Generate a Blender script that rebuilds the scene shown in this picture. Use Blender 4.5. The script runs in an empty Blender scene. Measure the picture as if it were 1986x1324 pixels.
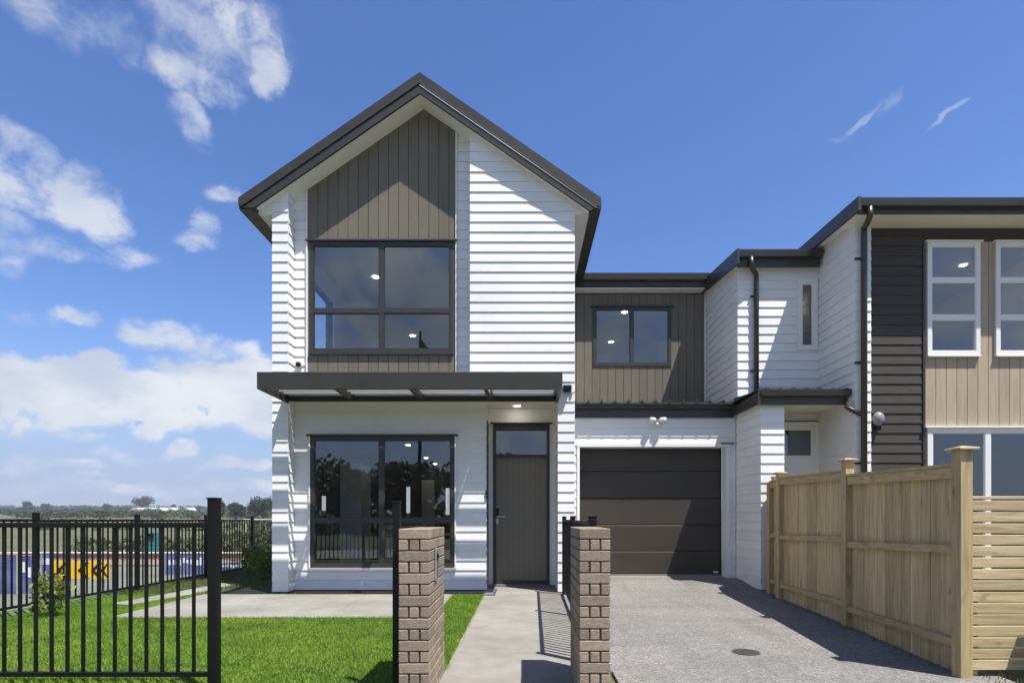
import bpy, math, random
from mathutils import Vector
R = math.radians
random.seed(7)
scene = bpy.context.scene
COL = scene.collection

# ------------------------------------------------------------------ camera
F = 1100.0            # focal length in pixels of the 1986 px wide photograph
CX, CY, EYE = 1015.0, 1002.0, 1.15
cam_data = bpy.data.cameras.new('camera')
cam_data.sensor_width = 36.0
cam_data.lens = F / 1986.0 * 36.0
cam_data.shift_x = -(CX - 993.0) / 1986.0
cam_data.shift_y = (CY - 662.0) / 1986.0
cam_data.clip_start = 0.05
cam_data.clip_end = 5000
cam = bpy.data.objects.new('camera', cam_data)
cam.location = (0, 0, EYE)
cam.rotation_euler = (R(90), 0, 0)
COL.objects.link(cam)
scene.camera = cam

# ------------------------------------------------------------------ light
SUN = Vector((1.10, -1.0, 3.19)).normalized()
sun_data = bpy.data.lights.new('sun', 'SUN')
sun_data.energy = 5.0
sun_data.angle = R(0.55)
sun_data.color = (1.0, 0.965, 0.91)
sun = bpy.data.objects.new('sun', sun_data)
sun.rotation_euler = SUN.to_track_quat('Z', 'Y').to_euler()
sun.location = (20, -20, 40)
COL.objects.link(sun)

scene.view_settings.view_transform = 'Standard'
scene.view_settings.look = 'None'
scene.view_settings.exposure = 0.76
scene.view_settings.gamma = 1.0
scene.view_settings.use_curve_mapping = False

# ------------------------------------------------------------------ world
world = bpy.data.worlds.new('World')
scene.world = world
world.use_nodes = True
wn, wl = world.node_tree.nodes, world.node_tree.links
wn.clear()
def wmath(op, a, b=None, c=None, clamp=False):
    n = wn.new('ShaderNodeMath'); n.operation = op; n.use_clamp = clamp
    for i, v in enumerate((a, b, c)):
        if v is None: continue
        if isinstance(v, (int, float)): n.inputs[i].default_value = v
        else: wl.new(v, n.inputs[i])
    return n.outputs[0]
def wdot(vec, v):
    n = wn.new('ShaderNodeVectorMath'); n.operation = 'DOT_PRODUCT'
    wl.new(vec, n.inputs[0]); n.inputs[1].default_value = v
    return n.outputs['Value']
def wstep(v, lo, hi, a=0.0, b=1.0):
    n = wn.new('ShaderNodeMapRange'); n.interpolation_type = 'SMOOTHSTEP'
    wl.new(v, n.inputs[0])
    for i, x in enumerate((lo, hi, a, b)): n.inputs[i + 1].default_value = x
    return n.outputs[0]
tc = wn.new('ShaderNodeTexCoord')
DIR = tc.outputs['Generated']
sky = wn.new('ShaderNodeTexSky')
sky.sky_type = 'NISHITA'
sky.sun_disc = False
sky.sun_elevation = math.asin(SUN.z)
sky.sun_rotation = math.atan2(SUN.x, SUN.y)
sky.altitude = 30
sky.air_density = 1.15
sky.dust_density = 0.25
sky.ozone_density = 3.2
# clouds: soft patches at fixed compass directions, broken up by noise
def wnoise(scale, detail, rough, stretch=(1, 1, 1), dist=0.0, off=(0, 0, 0)):
    m = wn.new('ShaderNodeMapping'); m.inputs['Scale'].default_value = stretch
    m.inputs['Location'].default_value = off
    wl.new(DIR, m.inputs['Vector'])
    n = wn.new('ShaderNodeTexNoise')
    n.inputs['Scale'].default_value = scale; n.inputs['Detail'].default_value = detail
    n.inputs['Roughness'].default_value = rough; n.inputs['Distortion'].default_value = dist
    wl.new(m.outputs[0], n.inputs['Vector'])
    return n.outputs['Fac']
fine = wnoise(13, 13, 0.66, (1, 1, 1.35), 0.25)
_wm = wn.new('ShaderNodeTexNoise'); _wm.inputs['Scale'].default_value = 9.0; _wm.inputs['Detail'].default_value = 7; _wm.inputs['Roughness'].default_value = .6
wl.new(DIR, _wm.inputs['Vector'])
_ws = wn.new('ShaderNodeVectorMath'); _ws.operation = 'MULTIPLY_ADD'; wl.new(_wm.outputs['Color'], _ws.inputs[0])
_ws.inputs[1].default_value = (.11, .11, .085); _ws.inputs[2].default_value = (-.055, -.055, -.0425)
_wa = wn.new('ShaderNodeVectorMath'); _wa.operation = 'ADD'; wl.new(DIR, _wa.inputs[0]); wl.new(_ws.outputs[0], _wa.inputs[1])
WDIR = _wa.outputs[0]
big = wnoise(2.2, 6, 0.55, (1, 1, 2.4), 0.2, (3.1, 1.7, 0.4))
Z_ = wn.new('ShaderNodeSeparateXYZ'); wl.new(DIR, Z_.inputs[0])
DX, DY, DZ = Z_.outputs[0], Z_.outputs[1], Z_.outputs[2]
patches = [  # px, py of the direction, half sizes in px, strength, tilt
    (400, 50, 130, 95, .66, 0), (445, 40, 30, 75, .95, 12), (500, 95, 34, 78, .98, 22), (385, 158, 92, 32, 1.0, -8), (372, 225, 45, 45, .72, 0), (330, 60, 60, 50, .62, 0),
    (130, 35, 110, 50, .55, 0), (55, 365, 130, 48, 1.0, 4), (165, 395, 52, 68, 1.05, 0), (120, 490, 120, 26, .84, 10), (20, 470, 50, 60, .7, 0),
    (50, 290, 60, 40, .66, 0), (355, 462, 40, 20, .72, 25), (392, 432, 34, 20, .74, 30), (435, 372, 38, 20, .62, 0), (160, 624, 36, 17, .8, 0), (70, 625, 50, 18, .55, 0),
    (310, 655, 58, 26, .92, 14), (420, 680, 84, 22, .84, 0), (120, 752, 240, 52, 2.3, 0), (150, 715, 90, 26, 1.5, 6), (330, 775, 250, 50, 2.3, 0), (330, 725, 45, 28, 1.3, 0),
    (485, 765, 150, 56, 2.2, 0), (490, 715, 45, 26, 1.2, 0), (760, 775, 260, 60, 2.0, 0), (-170, 760, 240, 70, 2.2, 0), (50, 828, 120, 16, .9, 0),
    (60, 900, 42, 16, .95, 0), (150, 898, 45, 13, .95, 0), (235, 874, 48, 12, .72, 4), (345, 872, 44, 16, .88, 10), (355, 862, 20, 12, .8, 0), (465, 903, 80, 13, 1.05, 6), (165, 918, 30, 7, .9, 0), (180, 945, 240, 16, .68, 0), (450, 948, 160, 13, .7, 0),
    (1655, 240, 44, 8, .74, 30), (1850, 206, 36, 8, .80, 24), (1722, 200, 14, 14, .5, 0),
]
M = None
back = [(850, 590, 150, 60, 1.5, 32), (640, 540, 130, 100, .55, 0), (720, 660, 220, 60, 1.3, 0), (560, 620, 90, 60, .9, 10), (1210, 650, 150, 80, .75, 0), (1850, 560, 200, 150, .8, 0), (1500, 500, 150, 90, .7, 0), (250, 600, 250, 90, .9, 0)]
for px, py, rx, ry, st, tilt, sd in [p + (1,) for p in patches] + [p + (-1,) for p in back]:
    c = Vector((px - CX, F * sd, CY - py)); ln = c.length; c.normalize()
    e = Vector((c.y, -c.x, 0)).normalized(); v = e.cross(c)
    t = R(tilt); e2 = e * math.cos(t) + v * math.sin(t); v2 = -e * math.sin(t) + v * math.cos(t)
    rxa, rya = rx / ln, ry / ln
    a = wmath('MULTIPLY', wdot(WDIR, e2), 1 / rxa); b = wmath('MULTIPLY', wdot(WDIR, v2), 1 / rya)
    # the patch is an ellipse about c on the +c side of the sky only
    d = wmath('ADD', wmath('MULTIPLY', a, a), wmath('MULTIPLY', b, b))
    m = wmath('MULTIPLY', wstep(d, 0.0, 2.1, st, 0.0), wmath('GREATER_THAN', wdot(DIR, c), 0.0))
    M = m if M is None else wmath('MAXIMUM', M, m)
# the same broken cumulus carries on round the rest of the sky
rest = wstep(DY, 0.25, -0.1)
low = wmath('MULTIPLY', wstep(big, 0.47, 0.62), rest)
M = wmath('MAXIMUM', M, wmath('MULTIPLY', low, 0.95))
alpha = wstep(wmath('MULTIPLY', M, wmath('MULTIPLY_ADD', fine, 4.2, -1.15)), 0.12, 1.25)
shade = wstep(wnoise(6.0, 5, 0.5, (1, 1, 2.2), 0.2, (0, 0, .035)), 0.32, 0.62)
ccol = wn.new('ShaderNodeMixRGB'); wl.new(shade, ccol.inputs[0])
ccol.inputs[1].default_value = (3.7, 4.2, 5.15, 1); ccol.inputs[2].default_value = (5.6, 5.7, 5.95, 1)
hs = wn.new('ShaderNodeHueSaturation')
hs.inputs['Saturation'].default_value = 1.12; hs.inputs['Value'].default_value = 1.0
wl.new(sky.outputs[0], hs.inputs['Color'])
mixc = wn.new('ShaderNodeMixRGB')
tint = wn.new('ShaderNodeMixRGB'); tint.blend_type = 'MULTIPLY'; tint.inputs[0].default_value = 1
wl.new(hs.outputs[0], tint.inputs[1]); tint.inputs[2].default_value = (.86, .88, 1.12, 1)
hz = wn.new('ShaderNodeMixRGB'); wl.new(wstep(DZ, 0.0, 0.30, .85, 0.0), hz.inputs[0])
wl.new(tint.outputs[0], hz.inputs[1]); hz.inputs[2].default_value = (2.35, 3.0, 4.5, 1)
thin = wmath('MULTIPLY', wstep(DZ, .20, .36, .95, .74), wstep(wdot(DIR, Vector((.45, .80, .42)).normalized()), .90, .97, 1.0, .5))
wl.new(wmath('MULTIPLY', alpha, thin), mixc.inputs[0]); wl.new(hz.outputs[0], mixc.inputs[1]); wl.new(ccol.outputs[0], mixc.inputs[2])
bg = wn.new('ShaderNodeBackground'); bg.inputs['Strength'].default_value = 0.09
wl.new(mixc.outputs[0], bg.inputs['Color'])
wo = wn.new('ShaderNodeOutputWorld'); wl.new(bg.outputs[0], wo.inputs['Surface'])

# ------------------------------------------------------------------ materials
def rgb(c): return (c[0], c[1], c[2], 1.0)
def material(name, col, rough=0.6, var=0.06, scale=8.0, bump=0.0, bscale=60.0, spec=0.4, metal=0.0,
             stretch=(1, 1, 1), objvar=0.0, col2=None, detail=5, coords='Object', ramp=(0.35, 0.65), dirt=0.0):
    m = bpy.data.materials.new(name); m.use_nodes = True
    n, l = m.node_tree.nodes, m.node_tree.links
    b = n['Principled BSDF']
    b.inputs['Roughness'].default_value = rough
    b.inputs['Specular IOR Level'].default_value = spec
    b.inputs['Metallic'].default_value = metal
    t = n.new('ShaderNodeTexCoord'); mp = n.new('ShaderNodeMapping')
    mp.inputs['Scale'].default_value = stretch
    l.new(t.outputs[coords], mp.inputs[0])
    geo = n.new('ShaderNodeObjectInfo')
    add = n.new('ShaderNodeVectorMath'); add.operation = 'ADD'
    sc = n.new('ShaderNodeMath'); sc.operation = 'MULTIPLY'; sc.inputs[1].default_value = 37.0
    l.new(geo.outputs['Random'], sc.inputs[0]); l.new(mp.outputs[0], add.inputs[0]); l.new(sc.outputs[0], add.inputs[1])
    nz = n.new('ShaderNodeTexNoise'); nz.inputs['Scale'].default_value = scale; nz.inputs['Detail'].default_value = detail
    nz.inputs['Roughness'].default_value = 0.6
    l.new(add.outputs[0], nz.inputs['Vector'])
    if col2 is None:
        c1 = tuple(x * (1 - var) for x in col); c2 = tuple(x * (1 + var) for x in col)
    else: c1, c2 = col, col2
    rp = n.new('ShaderNodeValToRGB'); rp.color_ramp.elements[0].position = ramp[0]; rp.color_ramp.elements[1].position = ramp[1]
    rp.color_ramp.elements[0].color = rgb(c1); rp.color_ramp.elements[1].color = rgb(c2)
    l.new(nz.outputs['Fac'], rp.inputs[0])
    out = rp.outputs[0]
    if dirt:
        nd = n.new('ShaderNodeTexNoise'); nd.inputs['Scale'].default_value = 1.1; nd.inputs['Detail'].default_value = 7
        l.new(t.outputs[coords], nd.inputs['Vector'])
        md = n.new('ShaderNodeMapRange'); md.inputs[1].default_value = 0.35; md.inputs[2].default_value = 0.7
        md.inputs[3].default_value = 1 - dirt; md.inputs[4].default_value = 1 + dirt * 0.4
        l.new(nd.outputs['Fac'], md.inputs[0])
        mm = n.new('ShaderNodeVectorMath'); mm.operation = 'SCALE'
        l.new(out, mm.inputs[0]); l.new(md.outputs[0], mm.inputs['Scale']); out = mm.outputs[0]
    if objvar:
        mr = n.new('ShaderNodeMapRange'); mr.inputs[3].default_value = 1 - objvar; mr.inputs[4].default_value = 1 + objvar
        l.new(geo.outputs['Random'], mr.inputs[0])
        mm = n.new('ShaderNodeVectorMath'); mm.operation = 'SCALE'
        l.new(out, mm.inputs[0]); l.new(mr.outputs[0], mm.inputs['Scale']); out = mm.outputs[0]
    l.new(out, b.inputs['Base Color'])
    if bump:
        nb = n.new('ShaderNodeTexNoise'); nb.inputs['Scale'].default_value = bscale; nb.inputs['Detail'].default_value = 6
        l.new(add.outputs[0], nb.inputs['Vector'])
        bp = n.new('ShaderNodeBump'); bp.inputs['Strength'].default_value = bump; bp.inputs['Distance'].default_value = 0.01
        l.new(nb.outputs['Fac'], bp.inputs['Height']); l.new(bp.outputs[0], b.inputs['Normal'])
    return m

def timber(name, c1, c2, axis, objvar=0.12, knots=True):
    """sawn pine: long grain along the given local axis, knots, per-board tone"""
    m = bpy.data.materials.new(name); m.use_nodes = True
    n, l = m.node_tree.nodes, m.node_tree.links
    b = n['Principled BSDF']; b.inputs['Roughness'].default_value = 0.75; b.inputs['Specular IOR Level'].default_value = 0.25
    t = n.new('ShaderNodeTexCoord'); oi = n.new('ShaderNodeObjectInfo')
    sc = n.new('ShaderNodeMath'); sc.operation = 'MULTIPLY'; sc.inputs[1].default_value = 53.0
    l.new(oi.outputs['Random'], sc.inputs[0])
    add = n.new('ShaderNodeVectorMath'); add.operation = 'ADD'
    l.new(t.outputs['Object'], add.inputs[0]); l.new(sc.outputs[0], add.inputs[1])
    def nz(st, scale, det, dist=0.0):
        mp = n.new('ShaderNodeMapping'); mp.inputs['Scale'].default_value = st; l.new(add.outputs[0], mp.inputs[0])
        q = n.new('ShaderNodeTexNoise'); q.inputs['Scale'].default_value = scale; q.inputs['Detail'].default_value = det
        q.inputs['Distortion'].default_value = dist
        l.new(mp.outputs[0], q.inputs['Vector']); return q.outputs['Fac']
    st = [14, 14, 14]; st[axis] = 0.9
    st2 = [5, 5, 5]; st2[axis] = 1.6
    g = nz(tuple(st), 3.0, 6, 0.6); k = nz(tuple(st2), 2.2, 3)
    r = n.new('ShaderNodeValToRGB'); r.color_ramp.elements[0].position = .32; r.color_ramp.elements[1].position = .68
    r.color_ramp.elements[0].color = rgb(c1); r.color_ramp.elements[1].color = rgb(c2); l.new(g, r.inputs[0])
    kr = n.new('ShaderNodeMapRange'); kr.inputs[1].default_value = .66; kr.inputs[2].default_value = .78
    kr.inputs[3].default_value = 1; kr.inputs[4].default_value = .42; l.new(k, kr.inputs[0])
    mr = n.new('ShaderNodeMapRange'); mr.inputs[3].default_value = 1 - objvar; mr.inputs[4].default_value = 1 + objvar
    l.new(oi.outputs['Random'], mr.inputs[0])
    mu = n.new('ShaderNodeMath'); mu.operation = 'MULTIPLY'; l.new(kr.outputs[0], mu.inputs[0]); l.new(mr.outputs[0], mu.inputs[1])
    s = n.new('ShaderNodeVectorMath'); s.operation = 'SCALE'; l.new(r.outputs[0], s.inputs[0]); l.new(mu.outputs[0], s.inputs['Scale'])
    l.new(s.outputs[0], b.inputs['Base Color'])
    bp = n.new('ShaderNodeBump'); bp.inputs['Strength'].default_value = .25; bp.inputs['Distance'].default_value = .004
    l.new(g, bp.inputs['Height']); l.new(bp.outputs[0], b.inputs['Normal'])
    return m

def glass_mat(name, ior=2.0, tint=(.93, .95, .95)):
    m = bpy.data.materials.new(name); m.use_nodes = True
    n, l = m.node_tree.nodes, m.node_tree.links; n.remove(n['Principled BSDF'])
    fr = n.new('ShaderNodeFresnel'); fr.inputs[0].default_value = ior
    # the Fresnel node inverts the index on back faces: feed it 1/ior there so a thin pane does not turn into a mirror
    ge = n.new('ShaderNodeNewGeometry'); mi = n.new('ShaderNodeMapRange'); l.new(ge.outputs['Backfacing'], mi.inputs[0])
    mi.inputs[3].default_value = ior; mi.inputs[4].default_value = 1 / ior; l.new(mi.outputs[0], fr.inputs[0])
    nb = n.new('ShaderNodeTexNoise'); nb.inputs['Scale'].default_value = 1.3; nb.inputs['Detail'].default_value = 1
    t = n.new('ShaderNodeTexCoord'); l.new(t.outputs['Object'], nb.inputs['Vector'])
    bp = n.new('ShaderNodeBump'); bp.inputs['Strength'].default_value = .04; bp.inputs['Distance'].default_value = .05
    l.new(nb.outputs['Fac'], bp.inputs['Height'])
    g = n.new('ShaderNodeBsdfGlossy'); g.inputs['Roughness'].default_value = 0.0; l.new(bp.outputs[0], g.inputs['Normal'])
    g.inputs['Color'].default_value = (.93, .96, 1, 1)
    tr = n.new('ShaderNodeBsdfTransparent'); tr.inputs['Color'].default_value = rgb(tint)
    mx = n.new('ShaderNodeMixShader'); l.new(fr.outputs[0], mx.inputs[0]); l.new(tr.outputs[0], mx.inputs[1]); l.new(g.outputs[0], mx.inputs[2])
    l.new(mx.outputs[0], n['Material Output'].inputs['Surface'])
    return m

def lamp_mat(name, col, s):
    m = bpy.data.materials.new(name); m.use_nodes = True
    b = m.node_tree.nodes['Principled BSDF']
    b.inputs['Base Color'].default_value = rgb(col); b.inputs['Emission Color'].default_value = rgb(col)
    b.inputs['Emission Strength'].default_value = s
    return m

MT = {}
MT['white'] = material('white_paint', (.745, .735, .71), .55, .025, 3, .06, 60, dirt=.08, objvar=.02)
MT['trim'] = material('white_trim', (.73, .72, .70), .5, .02, 4)
MT['soffit'] = material('soffit_paint', (.76, .74, .69), .7, .02, 4)
MT['fascia'] = material('charcoal_metal', (.034, .031, .022), .38, .12, 5, spec=.5, dirt=.1)
MT['roof'] = material('roof_steel', (.045, .040, .037), .4, .1, 6, spec=.5)
MT['glint'] = material('glint_line_paint', (.50, .48, .48), .5, .05, 5)  # pale tone standing in for sun glinting on the barge edges
MT['alu'] = material('dark_aluminium', (.034, .031, .027), .42, .08, 9, spec=.5)
MT['taupe'] = material('taupe_cladding', (.160, .143, .112), .85, .07, 5, .1, 70, stretch=(6, 6, .6), objvar=.06, spec=.12)
MT['taupe_back'] = material('taupe_groove', (.05, .045, .038), .8, .05)
MT['dark'] = material('charcoal_board', (.056, .048, .041), .7, .06, 5, .05, 80, objvar=.05, spec=.2)
MT['tan'] = material('tan_timber_panel', (.375, .30, .205), .65, .10, 4, .1, 60, stretch=(7, 7, .5), objvar=.07)
MT['door'] = material('door_leaf', (.215, .188, .145), .6, .04, 6, spec=.2)
MT['garage'] = material('garage_steel', (.045, .036, .026), .5, .04, 3, .08, 200, dirt=.07)
MT['found'] = material('foundation_concrete', (.16, .155, .15), .9, .15, 8, .3, 60)
MT['concrete'] = material('path_concrete', (.245, .227, .193), .85, .10, 5, .2, 140, dirt=.17, detail=8)
MT['patio'] = material('patio_concrete', (.25, .237, .20), .85, .09, 4, .15, 140, dirt=.22, detail=8)
MT['mortar'] = material('mortar', (.050, .036, .028), .95, .1, 20, .2, 100)
MT['brick'] = material('brick_face', (.255, .200, .145), .88, .16, 45, .5, 130, objvar=.2, col2=None, detail=8)
MT['black'] = material('black_powdercoat', (.005, .005, .0048), .45, .1, 12, spec=.3)
MT['pine_v'] = timber('pine_upright', (.39, .28, .135), (.59, .46, .25), 2, .19)
MT['pine_h'] = timber('pine_level', (.31, .225, .11), (.42, .32, .18), 0, .07)
MT['pine_y'] = timber('pine_rail', (.37, .27, .13), (.55, .42, .22), 1, .07)
MT['slat'] = timber('pine_slat', (.36, .27, .14), (.54, .43, .26), 0, .14)
MT['glass'] = glass_mat('window_glass', 1.8)
MT['glass_d'] = glass_mat('dark_window_glass', 2.1, (.45, .48, .50))
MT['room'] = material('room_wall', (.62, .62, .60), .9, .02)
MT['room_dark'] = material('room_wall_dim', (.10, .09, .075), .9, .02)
MT['carpet'] = material('room_floor', (.14, .125, .11), .9, .1, 30)
MT['lamp'] = lamp_mat('downlight_glow', (1, .93, .80), 26)
MT['lamp_soft'] = lamp_mat('pendant_glow', (.92, .95, 1), .28)
MT['steel'] = material('brushed_steel', (.55, .54, .52), .3, .05, metal=1.0)
MT['whiteplastic'] = material('white_plastic', (.72, .72, .70), .4, .02)
MT['greyplastic'] = material('grey_plastic', (.22, .22, .235), .45, .04)
MT['brass'] = material('brass', (.55, .38, .16), .35, .05, metal=.8)
MT['rubber'] = material('drain_iron', (.06, .06, .055), .7, .2, 40, .4, 90)

# exposed aggregate driveway
def aggregate():
    m = bpy.data.materials.new('exposed_aggregate'); m.use_nodes = True
    n, l = m.node_tree.nodes, m.node_tree.links
    b = n['Principled BSDF']; b.inputs['Roughness'].default_value = .85; b.inputs['Specular IOR Level'].default_value = .3
    t = n.new('ShaderNodeTexCoord')
    v = n.new('ShaderNodeTexVoronoi'); v.inputs['Scale'].default_value = 100; l.new(t.outputs['Object'], v.inputs['Vector'])
    hsv = n.new('ShaderNodeSeparateColor'); l.new(v.outputs['Color'], hsv.inputs[0])
    r = n.new('ShaderNodeValToRGB'); e = r.color_ramp.elements
    e[0].position = 0; e[0].color = (.115, .108, .097, 1); e[1].position = 1; e[1].color = (.30, .286, .262, 1)
    q = e.new(.25); q.color = (.168, .158, .143, 1); q = e.new(.75); q.color = (.203, .192, .175, 1)
    l.new(hsv.outputs[0], r.inputs[0])
    nz = n.new('ShaderNodeTexNoise'); nz.inputs['Scale'].default_value = 1.0; nz.inputs['Detail'].default_value = 9; nz.inputs['Roughness'].default_value = .7
    mp = n.new('ShaderNodeMapping'); mp.inputs['Scale'].default_value = (.55, 1.7, 1); l.new(t.outputs['Object'], mp.inputs[0]); l.new(mp.outputs[0], nz.inputs['Vector'])
    mr = n.new('ShaderNodeMapRange'); mr.inputs[1].default_value = .3; mr.inputs[2].default_value = .72; mr.inputs[3].default_value = .74; mr.inputs[4].default_value = 1.16
    l.new(nz.outputs['Fac'], mr.inputs[0])
    n2 = n.new('ShaderNodeTexNoise'); n2.inputs['Scale'].default_value = 22; n2.inputs['Detail'].default_value = 4
    l.new(t.outputs['Object'], n2.inputs['Vector'])
    m2 = n.new('ShaderNodeMapRange'); m2.inputs[1].default_value = .3; m2.inputs[2].default_value = .7; m2.inputs[3].default_value = .85; m2.inputs[4].default_value = 1.12
    l.new(n2.outputs['Fac'], m2.inputs[0])
    tw = n.new('ShaderNodeTexNoise'); tw.inputs['Scale'].default_value = 1.6; tw.inputs['Detail'].default_value = 5
    tm = n.new('ShaderNodeMapping'); tm.inputs['Scale'].default_value = (2.2, .35, 1); l.new(t.outputs['Object'], tm.inputs[0]); l.new(tm.outputs[0], tw.inputs['Vector'])
    m3 = n.new('ShaderNodeMapRange'); m3.inputs[1].default_value = .5; m3.inputs[2].default_value = .72; m3.inputs[3].default_value = 1; m3.inputs[4].default_value = .84; l.new(tw.outputs['Fac'], m3.inputs[0])
    m0 = n.new('ShaderNodeMath'); m0.operation = 'MULTIPLY'; l.new(mr.outputs[0], m0.inputs[0]); l.new(m3.outputs[0], m0.inputs[1])
    mu = n.new('ShaderNodeMath'); mu.operation = 'MULTIPLY'; l.new(m0.outputs[0], mu.inputs[0]); l.new(m2.outputs[0], mu.inputs[1])
    s = n.new('ShaderNodeVectorMath'); s.operation = 'SCALE'; l.new(r.outputs[0], s.inputs[0]); l.new(mu.outputs[0], s.inputs['Scale'])
    l.new(s.outputs[0], b.inputs['Base Color'])
    bp = n.new('ShaderNodeBump'); bp.inputs['Strength'].default_value = .5; bp.inputs['Distance'].default_value = .004
    l.new(v.outputs['Distance'], bp.inputs['Height']); l.new(bp.outputs[0], b.inputs['Normal'])
    return m
MT['drive'] = aggregate()

def leafmat(name, c1, c2, trans=.35, patch=1.4):
    m = bpy.data.materials.new(name); m.use_nodes = True
    n, l = m.node_tree.nodes, m.node_tree.links
    b = n['Principled BSDF']; b.inputs['Roughness'].default_value = .6; b.inputs['Specular IOR Level'].default_value = .25
    t = n.new('ShaderNodeTexCoord'); g = n.new('ShaderNodeNewGeometry')
    nz = n.new('ShaderNodeTexNoise'); nz.inputs['Scale'].default_value = patch; nz.inputs['Detail'].default_value = 6; nz.inputs['Roughness'].default_value = .7
    l.new(t.outputs['Object'], nz.inputs['Vector'])
    ad = n.new('ShaderNodeMath'); ad.operation = 'MULTIPLY_ADD'; ad.inputs[1].default_value = .5; l.new(g.outputs['Random Per Island'], ad.inputs[0])
    sb = n.new('ShaderNodeMath'); sb.operation = 'SUBTRACT'; sb.inputs[1].default_value = .25; l.new(nz.outputs['Fac'], sb.inputs[0]); l.new(sb.outputs[0], ad.inputs[2])
    r = n.new('ShaderNodeValToRGB'); r.color_ramp.elements[0].position = .2; r.color_ramp.elements[1].position = .8
    r.color_ramp.elements[0].color = rgb(c1); r.color_ramp.elements[1].color = rgb(c2); l.new(ad.outputs[0], r.inputs[0])
    l.new(r.outputs[0], b.inputs['Base Color'])
    tl = n.new('ShaderNodeBsdfTranslucent'); l.new(r.outputs[0], tl.inputs['Color'])
    mx = n.new('ShaderNodeMixShader'); mx.inputs[0].default_value = trans
    l.new(b.outputs[0], mx.inputs[1]); l.new(tl.outputs[0], mx.inputs[2]); l.new(mx.outputs[0], n['Material Output'].inputs['Surface'])
    return m
MT['grass'] = leafmat('lawn_grass', (.050, .150, .010), (.32, .45, .055), .35, 1.3)
MT['drygrass'] = leafmat('rough_grass', (.085, .115, .03), (.22, .22, .09), .3)
MT['shrub'] = leafmat('shrub_leaf', (.05, .10, .012), (.27, .31, .05), .3)
MT['tree'] = leafmat('tree_leaf', (.018, .034, .012), (.060, .085, .030), .2)
MT['scrub'] = leafmat('scrub_leaf', (.040, .060, .022), (.15, .15, .062), .2)
MT['bark'] = material('bark', (.09, .07, .05), .9, .2, 12, .4, 30)
MT['soil'] = material('lawn_soil', (.06, .12, .018), .95, .25, 6, .3, 60)
MT['garden'] = material('bark_mulch', (.05, .042, .035), .95, .35, 30, .8, 60)
MT['ground'] = material('rough_ground', (.055, .075, .026), .95, .3, .35, .3, 3, col2=(.13, .105, .052), detail=8)
MT['dirt'] = material('bare_dirt', (.20, .15, .105), .95, .15, 1.5, .3, 6)

# ------------------------------------------------------------------ helpers
def link(name, verts, faces, mat, parent=None, smooth=False):
    me = bpy.data.meshes.new(name); me.from_pydata([tuple(v) for v in verts], [], faces); me.update()
    if mat is not None: me.materials.append(mat)
    if smooth:
        for p in me.polygons: p.use_smooth = True
    o = bpy.data.objects.new(name, me); COL.objects.link(o)
    if parent is not None: o.parent = parent
    return o
def share(name, mesh, loc, parent=None, rot=(0, 0, 0), scale=None):
    o = bpy.data.objects.new(name, mesh); COL.objects.link(o)
    o.location = loc; o.rotation_euler = rot
    if scale: o.scale = scale
    if parent is not None: o.parent = parent
    return o
def thing(name, label, cat, loc=(0, 0, 0), group=None):
    o = bpy.data.objects.new(name, None); COL.objects.link(o); o.location = loc
    o.empty_display_size = .2
    tag(o, label, cat, group)
    return o
def tag(o, label, cat, group=None):
    o['label'] = label; o['category'] = cat
    if group: o['group'] = group
    return o
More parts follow.
